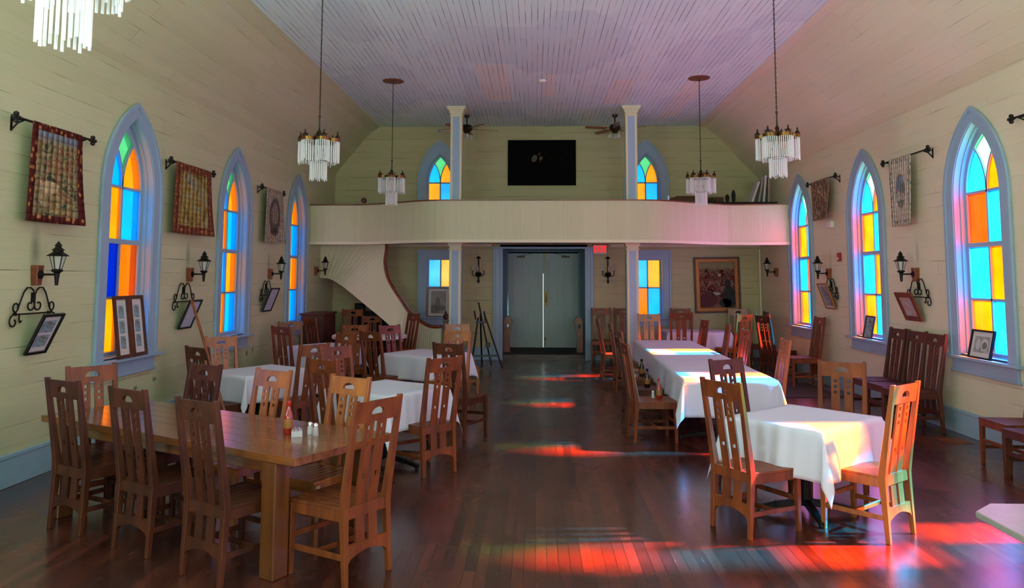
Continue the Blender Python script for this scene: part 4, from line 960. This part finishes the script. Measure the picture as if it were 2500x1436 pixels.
# ceiling fans behind the columns
def fan(loc, rz, label):
    r = empty('ceiling_fan', loc, rz)
    b = MB(); b.lathe([(.0, 0), (.06, 0), (.05, -.05), (.014, -.07), (.014, -.20), (.09, -.22), (.12, -.26), (.12, -.32), (.07, -.36), (.05, -.40), (.02, -.41)], n=18); b.build('motor', M_DKBRASS, r, smooth=True)
    for k in range(5):
        an = 2*PI*k/5; b = MB(); d = V(math.cos(an), math.sin(an), 0); b.bar(d*.1+V(0, 0, -.30), d*.22+V(0, 0, -.30), .03, .012)
        n_ = V(-math.sin(an), math.cos(an), 0); vs = []
        for t, hw in ((.20, .05), (.35, .065), (.56, .07), (.64, .06), (.67, .03)):
            for s, dz in ((-1, -.012), (1, .012)): vs.append(d*t+n_*(hw*s)+V(0, 0, -.302+dz)); vs.append(d*t+n_*(hw*s)+V(0, 0, -.310+dz))
        fs = []
        for i in range(4): o = i*4; fs += [(o, o+4, o+6, o+2), (o+1, o+3, o+7, o+5), (o, o+1, o+5, o+4), (o+2, o+6, o+7, o+3)]
        fs += [(0, 2, 3, 1), (16, 17, 19, 18)]; b.add(vs, fs); b.build('blade', M_RAIL, r)
    for k in range(3):
        an = 2*PI*k/3+.4; c = V(.11*math.cos(an), .11*math.sin(an), -.42); b = MB(); b.lathe([(.02, .0), (.035, -.03), (.055, -.075), (.060, -.09)], c, 12); b.build('lamp_shade', M_LGLASS, r, smooth=True)
    tag(r, label, 'ceiling fan', 'ceiling fans above the gallery')
fan((-1.47, 16.3, ZC), .3, 'dark ceiling fan with lamps half hidden behind the left column'); fan((1.70, 16.3, ZC), .9, 'dark ceiling fan with lamps half hidden behind the right column')
b = MB(); b.lathe([(0, -.045), (.05, -.04), (.065, -.02), (.068, 0), (0, 0)], n=20); tag(b.build('smoke_detector', M_WHITE, loc=(.13, 13.4, ZC), smooth=True), 'white round smoke detector on the middle of the ceiling', 'smoke detector')

# ------------------------------------------------------------------ wall lanterns
def lantern():
    """local: wall at y=0, room towards -y"""
    r = empty('wall_lantern')
    b = MB(); b.bar((0, -.03, 0), (0, -.03, .185), .075, .06, (0, -1, 0), 1.3); b.build('back_plate', M_RAIL, r, bev=.006)
    b = MB(); b.T = Matrix.Translation((0, -.06, .10)) @ Matrix.Rotation(R(90), 4, 'X'); b.lathe([(.0, 0), (.04, 0), (.042, .012), (.02, .025), (.0, .03)], n=14); b.T = Matrix()
    b.tube([(0, -.08, .10), (0, -.2, .10)], .010, 8); b.build('arm', M_IRON, r, smooth=True)
    c = V(0, -.22, 0)
    b = MB(); b.lathe([(.0, 0), (.014, 0), (.024, .11), (.028, .115), (.05, .13), (.052, .14), (.035, .15), (.0, .15)], c, 8); b.build('lantern_base', M_IRON, r)
    b = MB(); b.lathe([(.035, .15), (.066, .27)], c, 6); b.build('lantern_glass', M_LGLASS, r)
    b = MB()
    for k in range(6): an = 2*PI*k/6; b.bar(c+V(.036*math.cos(an), .036*math.sin(an), .15), c+V(.067*math.cos(an), .067*math.sin(an), .27), .006, .006)
    b.build('lantern_ribs', M_IRON, r)
    b = MB(); b.lathe([(.0, .265), (.09, .268), (.092, .274), (.045, .305), (.040, .32), (.058, .322), (.030, .345), (.022, .36), (.034, .362), (.014, .39), (.0, .41)], c, 6); b.build('lantern_roof', M_IRON, r)
    b = MB(); b.lathe([(.012, .15), (.012, .20), (.016, .22), (.0, .245)], c, 8); b.build('bulb', M_MATW, r, smooth=True)
    return r
l0 = None
for (x, y, z, rz, lab) in ((XL, 6.98, 1.755, 90, 'black iron lantern on a wooden plate on the left wall, nearest to us'), (XL, 10.13, 1.775, 90, 'black iron lantern on the left wall between the first and second arched windows'),
    (XL, 13.25, 1.80, 90, 'black iron lantern on the left wall between the second and third arched windows'), (XL, 16.05, 1.88, 90, 'black iron lantern on the left wall beside the stair, the farthest there'),
    (XR, 10.42, 1.80, -90, 'black iron lantern on the right wall, nearest to us, under the bouquet tapestry'), (XR, 13.45, 1.83, -90, 'black iron lantern on the right wall left of the red fire alarm'), (XR, 16.35, 1.88, -90, 'black iron lantern on the right wall, the farthest there, near the white pipe')):
    if l0 is None: o = l0 = lantern(); o.location = (x, y, z); o.rotation_euler = (0, 0, R(rz))
    else: o = dup(l0, (x, y, z), R(rz))
    tag(o, lab, 'wall lantern', 'wall lanterns')

# candle sconces beside the door
def candle_sconce(x, label):
    r = empty('candle_sconce', (x, YB, 1.72))
    b = MB(); b.tube([(0, -.03, 0), (0, -.035, .18), (0, -.03, .60)], [.012, .02, .012], 8); b.lathe([(0, .0), (.02, .02), (.028, .05), (.012, .09)], (0, -.04, 0), 8)
    b.lathe([(.0, .12), (.05, .16), (.075, .20), (.06, .24), (.0, .25)], (0, -.05, 0), 10)
    for s in (-1, 0, 1): b.lathe([(0, .55), (.028, .57), (.0, .60)], (s*.03, -.04, (s == 0)*.02), 8)
    b.build('bracket', M_IRON, r, smooth=True)
    for s in (-1, 0, 1):
        b = MB(); pts = [(s*.015, -.06, .20), (s*.07, -.12, .16), (s*.125, -.13, .20), (s*.125, -.13, .27)] if s else [(0, -.06, .2), (0, -.14, .17), (0, -.17, .21), (0, -.17, .25)]
        b.tube([tuple(p) for p in catmull(pts, 4)], .009, 6); e = pts[-1]; b.lathe([(.0, 0), (.028, .005), (.024, .012), (.012, .015)], e, 10); b.build('candle_arm', M_IRON, r, smooth=True)
        b = MB(); b.lathe([(.011, .01), (.011, .12), (.0, .125)], e, 8); b.build('candle', M_MATW, r, smooth=True)
        b = MB(); b.lathe([(.006, .12), (.010, .14), (.0, .17)], e, 8); b.build('candle_bulb', M_LGLASS, r, smooth=True)
    tag(r, label, 'candle sconce', 'black candle sconces')
candle_sconce(-1.29, 'black three-armed candle sconce on the back wall left of the entry'); candle_sconce(1.64, 'black three-armed candle sconce on the back wall right of the entry, under the exit sign')

# exit sign
ex = empty('exit_sign', (1.46, YB-.005, 2.36)); b = MB(); b.box(-.165, .165, -.055, 0, 0, .24); b.build('sign_box', M_RAIL, ex, bev=.004); b = MB(); b.box(-.15, .15, -.062, -.055, .045, .225); b.build('sign_face', M_EXITP, ex)
fc = bpy.data.curves.new('EXIT', 'FONT'); fc.body = 'EXIT'; fc.size = .185; fc.extrude = .002; fc.align_x = 'CENTER'; fc.offset = .003; f0 = bpy.data.objects.new('f0', fc); COL.objects.link(f0); bpy.context.view_layer.update(); me_ = bpy.data.meshes.new_from_object(f0.evaluated_get(bpy.context.evaluated_depsgraph_get())); bpy.data.objects.remove(f0); me_.materials.clear(); me_.materials.append(M_EXIT); fo = bpy.data.objects.new('sign_letters', me_); COL.objects.link(fo); fo.parent = ex; fo.location = (0, -.066, .072); fo.rotation_euler = (R(90), 0, 0); fo.scale = (.80, 1, 1)
tag(ex, 'exit sign with red letters EXIT on the back wall right of the doors', 'exit sign')

# ------------------------------------------------------------------ tapestries on rods
def uvplate(b, x0, x1, z0, z1, y, nx=10, nz=14, f=None):
    for i in range(nx):
        for j in range(nz):
            a0, a1, c0_, c1 = i/nx, (i+1)/nx, j/nz, (j+1)/nz; q = [(a0, c0_), (a1, c0_), (a1, c1), (a0, c1)]
            b.add([(x0+(x1-x0)*a, y+(f(a, c) if f else 0), z0+(z1-z0)*c) for a, c in q], [(0, 1, 2, 3)], [q])
    return b
def wall_root(name, side, yc, z):
    return empty(name, (XL if side < 0 else XR, yc, z), R(90) if side < 0 else R(-90))
def rod(side, yc, z, hw, label):
    r = wall_root('tapestry_rod', side, yc, z)
    b = MB(); b.tube([(-hw, -.12, 0), (hw, -.12, 0)], .011, 8)
    for k in range(12): x = -hw+2*hw*k/11; b.lathe([(.011, -.008), (.015, 0), (.011, .008)], (x, -.12, 0), 6)
    b.build('rod', M_IRON, r, smooth=True)
    for s in (-1, 1):
        b = MB()
        for dx, dz in ((.03, .032), (.03, -.032), (.062, 0), (0, 0)): b.lathe([(0, -.022), (.02, -.012), (.024, 0), (.02, .012), (0, .022)], (s*(hw+.02+dx), -.12, dz), 8)
        b.build('finial', M_IRON, r, smooth=True)
        b = MB(); x = s*(hw-.06); b.tube([(x, -.12, -.005), (x, -.06, -.03), (x, -.005, -.09)], .008, 6); b.tube([(x, -.12, 0), (x, 0, 0)], .008, 6); b.box(x-.012, x+.012, -.006, 0, -.10, .03); b.build('rod_bracket', M_IRON, r)
    tag(r, label, 'curtain rod', 'tapestry rods'); return r
def tapestry(side, yc, z, hw, h, mat, label, curl=.06, extra=None):
    r = wall_root('tapestry', side, yc, z)
    f = lambda a, c: .02*math.sin(a*4+1)*(1-c)+ (curl*max(0, a-.75)*4*(1-c)**2*-1)+.004*math.sin(a*7)
    b = MB(); uvplate(b, -hw, hw, -h, .012, -.137, f=f); o = b.build('woven_panel', mat, r, solid=True)
    md = o.modifiers.new('thickness', 'SOLIDIFY'); md.thickness = .008; md.offset = 0
    for p in o.data.polygons: p.use_smooth = True
    if extra: extra(r)
    tag(r, label, 'tapestry', 'wall tapestries'); return r
rod(-1, 7.03, 3.215, .53, 'twisted iron rod with clover ends above the nearest tapestry on the left wall'); tapestry(-1, 7.03, 3.215, .375, .885, P_TAP1, 'rust-bordered figure tapestry on the left wall, nearest to us')
rod(-1, 9.93, 3.275, .58, 'iron rod with clover ends above the ochre landscape tapestry'); tapestry(-1, 9.93, 3.275, .515, .885, P_TAP2, 'ochre landscape tapestry with reddish border between the first two left windows')
rod(-1, 13.03, 3.33, .50, 'iron rod with clover ends above the small grey tapestry'); tapestry(-1, 13.08, 3.33, .40, .90, P_TAP3, 'narrow grey floral tapestry between the second and third left windows')
rod(1, 13.45, 3.54, .60, 'iron rod with clover ends above the pinkish tapestry'); tapestry(1, 13.45, 3.54, .42, .68, P_TAP4, 'small pinkish figure tapestry between the far right windows')
def bouquet(r):
    b = MB(); out = []
    for k in range(28): t = 2*PI*k/28; rr = 1+.16*math.sin(5*t)+.1*math.sin(11*t); out.append((.125*rr*math.cos(t), -.46+.27*rr*math.sin(t)))
    b.plate(out, [], lambda a, c, k: (a, -.152 if k == 0 else -.150, c)); 
    me = b.build('woven_bouquet', P_BOUQ, r); ul = me.data.uv_layers.new(name='UVMap')
    for lp in me.data.loops: v = me.data.vertices[lp.vertex_index].co; ul.data[lp.index].uv = (v.x*2, v.z*2)
rod(1, 10.42, 3.475, .58, 'iron rod with clover ends above the pale bouquet tapestry'); tapestry(1, 10.52, 3.475, .31, .92, P_TAP5, 'pale tapestry with a blue-grey flower bouquet between the two nearest right windows', .02, None)
rod(1, 7.42, 3.50, .60, 'iron rod end with clover finial at the right edge of the picture')

# ------------------------------------------------------------------ scroll hangers and framed prints
def spiral(cx, cz, r0, r1, a0, a1, n=16): return [(cx+(r0+(r1-r0)*i/n)*math.cos(a0+(a1-a0)*i/n), 0, cz+(r0+(r1-r0)*i/n)*math.sin(a0+(a1-a0)*i/n)) for i in range(n+1)]
def scroll():
    r = empty('scroll_hanger')
    b = MB(); rr = .0075; Y = -.03
    def tb(pts): b.tube([(x, Y, z) for x, y, z in pts], rr, 6)
    tb([(-.27, 0, 0), (.27, 0, 0)])
    for s in (-1, 1):
        tb([(s*x, 0, z) for x, z in ((.005, .17), (.02, .205), (.06, .235), (.11, .235), (.155, .19), (.19, .12), (.225, .04), (.26, .01))])
        tb([(s*x, y, z) for x, y, z in [(.005, 0, .17), (.004, 0, .09)]+spiral(.055, .075, .055, .02, PI, PI+1.7*PI)])
        tb([(s*x, y, z) for x, y, z in spiral(.245, .065, .052, .018, -PI/2, PI*1.15)])
        tb([(s*x, y, z) for x, y, z in [(.27, 0, .0)]+spiral(.275, -.065, .062, .022, PI/2, -PI*1.3)])
        tb([(s*.2, 0, 0), (s*.2, 0, -.05), (s*.185, 0, -.075), (s*.165, 0, -.06)])
    b.build('iron_scrolls', M_IRON, r, smooth=True); 
    for q in ((-.012, .012, .10, .19), (-.25, -.23, -.012, .012), (.23, .25, -.012, .012)): b = MB(); b.box(q[0], q[1], -.03, -.001, q[2], q[3]); b.build('wall_mount', M_IRON, r)
    return r
def framed(root, w, h, fw, fm, pm, d=.025, matw=None, photos=None):
    b = MB(); b.ring([(-w/2, 0), (-w/2, h), (w/2, h), (w/2, 0)], [(-w/2+fw, fw), (-w/2+fw, h-fw), (w/2-fw, h-fw), (w/2-fw, fw)], -d, 0); b.box(-w/2+.003, w/2-.003, -.004, 0, .003, h-.003); b.build('frame', fm, root, bev=.0)
    ix, z0, z1 = w/2-fw, fw, h-fw
    if matw: b = MB(); b.box(-ix, ix, -.008, -.004, z0, z1); b.build('mat_board', M_MATW, root); ix -= matw; z0 += matw; z1 -= matw
    if photos:
        for k in range(photos):
            hh = (z1-z0)/photos; b = MB(); uvplate(b, -ix, ix, z0+hh*k+.012, z0+hh*(k+1)-.012, -.0095, 1, 1); b.build('photograph', P_SKYP, root, solid=True)
    else: b = MB(); uvplate(b, -ix, ix, z0, z1, -.0095, 1, 1); b.build('picture', pm, root, solid=True)
    return root
def tilt(side, yc, ztop, h, out, name='framed_print', yaw=0):
    """hung with its top edge standing `out` off the wall, foot near the wall"""
    a = math.asin(min(.9, out/h)); r = wall_root(name, side, yc, ztop-h*math.cos(a))
    r.location.x += (.04 if side < 0 else -.04)
    r.rotation_mode = 'XYZ'; rz = R(90) if side < 0 else R(-90)
    r.rotation_euler = (Matrix.Rotation(rz+yaw, 4, 'Z') @ Matrix.Rotation(a, 4, 'X')).to_euler(); return r
s0 = None
for side, yc, z, lab in ((-1, 6.97, 1.50, 'black scrolled iron hanger on the left wall nearest to us'), (-1, 10.0, 1.52, 'black scrolled iron hanger on the left wall behind the pencil sketch'), (-1, 13.1, 1.54, 'black scrolled iron hanger on the left wall behind the farthest framed sheet'),
    (1, 10.38, 1.60, 'black scrolled iron hanger on the right wall behind the red-framed print'), (1, 13.4, 1.60, 'black scrolled iron hanger on the right wall behind the thin gilt frame')):
    if s0 is None: o = s0 = scroll()
    else: o = dup(s0, (0, 0, 0))
    o.location = (XL if side < 0 else XR, yc, z); o.rotation_euler = (0, 0, R(90) if side < 0 else R(-90)); tag(o, lab, 'wall hanger', 'scrolled iron hangers')
GFP = 'framed prints on the side walls'
tag(framed(tilt(-1, 6.98, 1.50, .40, .17), .30, .40, .022, M_BLACKF, P_SKETCH, matw=.035, photos=2), 'small black-framed sheet tilting from the hanger nearest us on the left wall', 'framed print', GFP)
tag(framed(tilt(-1, 9.98, 1.545, .40, .15), .36, .40, .02, M_BLACKF, P_SKETCH), 'black-framed pencil sketch on the left wall beside the leaning pole', 'framed print', GFP)
tag(framed(tilt(-1, 13.05, 1.66, .42, .15), .42, .42, .02, M_BLACKF, P_SKETCH), 'black-framed pale sheet on the left wall just before the third arched window', 'framed print', GFP)
tag(framed(tilt(1, 10.45, 1.66, .40, .15), .46, .40, .065, M_FRAMER, P_TOWN), 'town print in a broad reddish wood frame on the right wall', 'framed print', GFP)
tag(framed(tilt(1, 13.35, 1.76, .45, .15), .42, .45, .018, M_GOLD, P_LAND, matw=.03), 'print in a thin gilt frame on the right wall below the far lantern', 'framed print', GFP)
# frames standing on window sills
def sill_frame(side, yc, z, lean, w, h, fw, fm, pm, label, yaw=0, **k):
    r = wall_root('framed_photo', side, yc, z); r.location.x += (.085 if side < 0 else -.085)
    rz = (R(90) if side < 0 else R(-90))+yaw; r.rotation_euler = (Matrix.Rotation(rz, 4, 'Z') @ Matrix.Rotation(-lean, 4, 'X')).to_euler(); framed(r, w, h, fw, fm, pm, **k); tag(r, label, 'framed photo', 'framed photos on the window sills')
sill_frame(-1, 8.47, .937, .13, .30, .69, .04, M_FRAMEW, P_PHOTO, 'tall dark wooden frame with three small photos on the left sill, the left one', matw=.055, photos=3)
sill_frame(-1, 8.80, .937, .13, .30, .69, .04, M_FRAMEW, P_PHOTO, 'tall dark wooden frame with three small photos on the left sill, the right one', matw=.055, photos=3)
sill_frame(1, 8.92, .937, .22, .44, .33, .022, M_BLACKF, P_PHOTO, 'black-framed pair of old photographs on the sill of the nearest right window', matw=.05)
sill_frame(1, 11.85, .937, .2, .30, .35, .022, M_FRAMEW, P_SKYP, 'small dark frame on the sill of the middle right window')
r = empty('framed_picture', (-2.19, YB-.10, .957)); r.rotation_euler = (-.09, 0, 0); framed(r, .50, .66, .02, M_BLACKF, P_MIST, matw=.06); tag(r, 'misty tree print leaning in the lower left back window', 'framed picture')
# paintings
r = empty('dark_painting', (.148, YB-.004, 3.953)); b = MB(); b.box(-.78, .78, -.04, 0, 0, 1.05); b.build('canvas', P_DARK, r, bev=.004)
fig = [(-.06, .72, .045, '6E4430'), (-.17, .62, .09, '8A8478'), (-.02, .62, .055, '9A8478'), (-.03, .55, .04, '5A1410'), (-.32, .66, .035, '2E2C28'), (.10, .70, .05, '201C18'), (.20, .60, .05, '2A1614'), (.46, .60, .055, '22221E'), (.52, .70, .03, '24201C'), (-.62, .58, .04, '1C1C22'), (-.5, .56, .04, '1A1A18'), (.27, .52, .04, '1E1C20')]
for i, (x, z, q, c) in enumerate(fig):
    b = MB(); b.plate([(x+q*.75*math.cos(2*PI*k/10), z+q*.95*math.sin(2*PI*k/10+.3)) for k in range(10)], [], lambda a, c_, k: (a, -.0405-.0015*k, c_)); b.build('painted_figure', simple('fig%d' % i, tuple(int(c[q:q+2], 16)/255*.62 for q in (0, 2, 4)), .9, spec=.05), r)
tag(r, 'large dark unframed painting with dim figures on the gallery wall', 'painting')
r = empty('framed_painting', (4.095, YB-.002, 1.07)); r.rotation_euler = (0, R(-1.0), 0)
w_, h_ = 1.02, 1.25
b = MB(); rc = lambda q: [(-w_/2+q, q), (-w_/2+q, h_-q), (w_/2-q, h_-q), (w_/2-q, q)]; b.ring(rc(0), rc(.04), -.06, 0); b.build('outer_frame', M_FRAMEW, r, bev=.006); b = MB(); b.ring(rc(.038), rc(.115), -.05, 0); b.ring(rc(.105), rc(.12), -.06, 0); b.build('gilt_frame', M_GOLD, r, bev=.004)
b = MB(); uvplate(b, -w_/2+.11, w_/2-.11, .11, h_-.11, -.02, 1, 1); b.build('canvas', P_CROWD, r, solid=True)
for i, (x, z, rx, rz_, c) in enumerate(((-.20, .30, .19, .17, '4A1012'), (.26, .34, .15, .26, '10140F'), (.17, .22, .14, .10, '121611'), (.24, .66, .07, .09, '141A18'), (-.02, .43, .10, .035, '9A968A'), (.06, .84, .035, .03, 'A8A090'))):
    b = MB(); b.plate([(x+rx*math.cos(2*PI*k/16), z+rz_*math.sin(2*PI*k/16)) for k in range(16)], [], lambda a, c_, k: (a, -.0205-.0015*k, c_)); b.build('painted_shape', simple('crowd%d' % i, c, .7, noise=.3, nscale=14), r)
tag(r, 'gilt-framed painting of a reddish festive crowd on the back wall at right', 'painting')
# wall boxes
b = MB(); b.box(-.05, .05, -.045, 0, -.07, .07); fa = b.build('alarm_body', M_RED, None, bev=.008); fa.name = 'fire_alarm'; fa.location = (XR, 13.0, 2.2); fa.rotation_euler = (0, 0, R(-90)); tag(fa, 'red fire alarm box on the right wall between the far windows', 'fire alarm')
b2 = MB(); b2.box(-.03, .03, -.05, -.044, -.05, -.01); b2.build('alarm_lens', M_WHITE, fa)
b = MB(); b.box(-.09, .09, -.07, 0, -.06, .06); wb = b.build('junction_box', M_WHITE, bev=.01); wb.location = (XR, 13.3, 2.76); wb.rotation_euler = (0, 0, R(-90)); tag(wb, 'white plastic box on the right wall under the pinkish tapestry', 'wall box')

# ------------------------------------------------------------------ easel
e = empty('easel', (-1.02, 15.95, 0), R(8))
for (p, q, nm) in (((-.30, -.05, 0), (-.145, .12, 1.02), 'leg'), ((.34, -.05, 0), (-.02, .13, 1.10), 'leg'), ((.12, .0, .05), (-.14, .16, 1.33), 'mast'), ((-.02, .75, 0), (-.10, .15, 1.08), 'leg'), ((-.20, .08, .98), (-.23, .1, 1.16), 'arm'), ((.0, .08, .95), (-.03, .1, 1.15), 'arm')):
    b = MB(); b.bar(p, q, .035, .022); b.build(nm, M_EASEL, e, bev=.003)
b = MB(); b.bar((-.21, .08, .93), (.03, .08, .93), .03, .04); b.build('crossbar', M_EASEL, e); b = MB(); b.bar((-.235, -.02, .25), (.255, -.02, .25), .02, .03); b.build('crossbar', M_EASEL, e); b = MB(); b.box(.0, .09, -.04, .02, .42, .52); b.build('clamp', M_EASEL, e, bev=.006)
tag(e, 'empty black artist easel standing left of the entry', 'easel')
# pole leaning on the left wall
b = MB(); b.tube([(-2.87, 7.60, .008), (-3.74, 8.33, 1.58)], .015, 8); po = b.build('wooden_pole', M_CHAIR, smooth=True); tag(po, 'thin brown wooden pole leaning on a dark chair back by the left clothed table', 'pole')

# ------------------------------------------------------------------ stair corner odds and ends
r = empty('wooden_cabinet', (-4.36, 15.5, 0)); b = MB(); b.box(-.22, .22, -.45, .45, 0, 1.10)
for k in range(8): b.box(.22, .228, -.44+.112*k, -.34+.112*k, .04, 1.06)
b.build('cabinet_body', M_DKW, r, bev=.004); b = MB(); b.box(-.24, .25, -.47, .47, 1.10, 1.14); b.build('cabinet_top', M_DKW, r, bev=.004); tag(r, 'dark red wooden cabinet on the left wall under the stair', 'cabinet')
r = empty('storage_cabinet', (-3.6, 16.85, 0)); b = MB(); b.box(-.38, .38, -.17, .17, 0, 1.08); b.build('cabinet_body', M_DARK, r, bev=.004); b = MB(); b.box(-.40, .40, -.19, .19, 1.08, 1.11); b.build('cabinet_top', M_DARK, r, bev=.004); tag(r, 'black low cabinet in the dark nook under the stair', 'cabinet')
b = MB(); b.box(-.10, .10, -.10, .10, 0, .17); b.box(-.07, .07, -.107, -.10, .03, .14); tag(b.build('black_speaker', M_DARK, loc=(-3.82, 16.8, 1.111), bev=.006), 'small black box on top of the black cabinet under the stair', 'speaker')
# on the gallery
b = MB(); b.lathe([(0, -.06), (.035, -.05), (.06, -.015), (.06, .015), (.035, .05), (0, .06)], n=16); tag(b.build('wooden_ball', M_DKW, loc=(-3.47, 15.42, 3.392), smooth=True), 'dark wooden ball on the gallery rail at left', 'ball')
b = MB(); b.box(-.55, .55, -.2, .2, 0, .86); b.box(-.45, .1, -.18, .18, .86, .89); tag(b.build('cardboard_box', M_CARD, loc=(3.45, 16.6, 2.701), bev=.01), 'long brown box behind the right part of the gallery rail', 'box')
b = MB(); b.lathe([(0, 0), (.02, 0), (.02, .06), (.008, .09), (0, .1)], n=10); tag(b.build('white_bottle', M_WHITE, loc=(2.56, 14.84, 3.336), smooth=True), 'tiny white bottle on the gallery rail right of the column', 'bottle')
r = empty('storage_table', (4.3, 16.3, 2.70)); b = MB(); b.box(-.7, .7, -.3, .3, .68, .72); b.build('table_top', M_DARK, r)
for sx in (-1, 1):
    for sy in (-1, 1): b = MB(); b.box(sx*.66-.02, sx*.66+.02, sy*.26-.02, sy*.26+.02, 0, .68); b.build('leg', M_DARK, r)
tag(r, 'dark storage table on the right end of the gallery', 'table')
for i, (x, tl, h, m, lab) in enumerate(((4.50, .35, .46, M_MATW, 'white board leaning most on the gallery at far right'), (4.64, .18, .50, M_STONE, 'grey-white board leaning on the gallery, second from the left'), (4.74, .10, .56, M_MATW, 'tallest white board standing on the gallery at far right'), (4.84, .04, .52, M_STONE, 'grey board nearest the right wall on the gallery'))):
    b = MB(); b.box(-.02, .02, -.15, .15, 0, h); o = b.build('white_board', m, loc=(x, 16.2, 3.422)); o.rotation_euler = (0, tl, 0); tag(o, lab, 'board', 'boards stored on the gallery')
for i, (x, h, lab) in enumerate(((4.0, .17, 'small dark upright object on the gallery, the left one'), (4.13, .26, 'taller dark upright object on the gallery'))):
    b = MB(); b.lathe([(.0, 0), (.035, .02), (.045, h*.6), (.03, h*.9), (0, h)], n=8); tag(b.build('dark_figurine', M_DARK, loc=(x, 16.1, 3.422)), lab, 'figurine', 'dark objects on the gallery')
b = MB()
for k in range(5): b.bar((-.12+.05*k, 0, 0), (-.16+.07*k, 0, .05+.05*(k % 2)), .04, .03)
tag(b.build('toy_figure', M_DARK, loc=(3.64, 16.1, 3.422)), 'low dark spiky object on the gallery rail area', 'figurine')
b = MB(); b.box(-.14, .14, -.15, .15, 0, .005)
for k in range(9): b.box(-.12, .12, -.13+.029*k, -.115+.029*k, .005, .009)
tag(b.build('floor_vent', M_RAIL, loc=(4.76, 9.1, .001)), 'brown floor register by the right wall', 'floor vent')
b = MB(); b.box(-.45, .45, -.85, .85, 0, .008); tag(b.build('small_rug', M_RUG, loc=(4.35, 13.1, .001)), 'dark worn rug before the single chair at the right wall', 'rug')
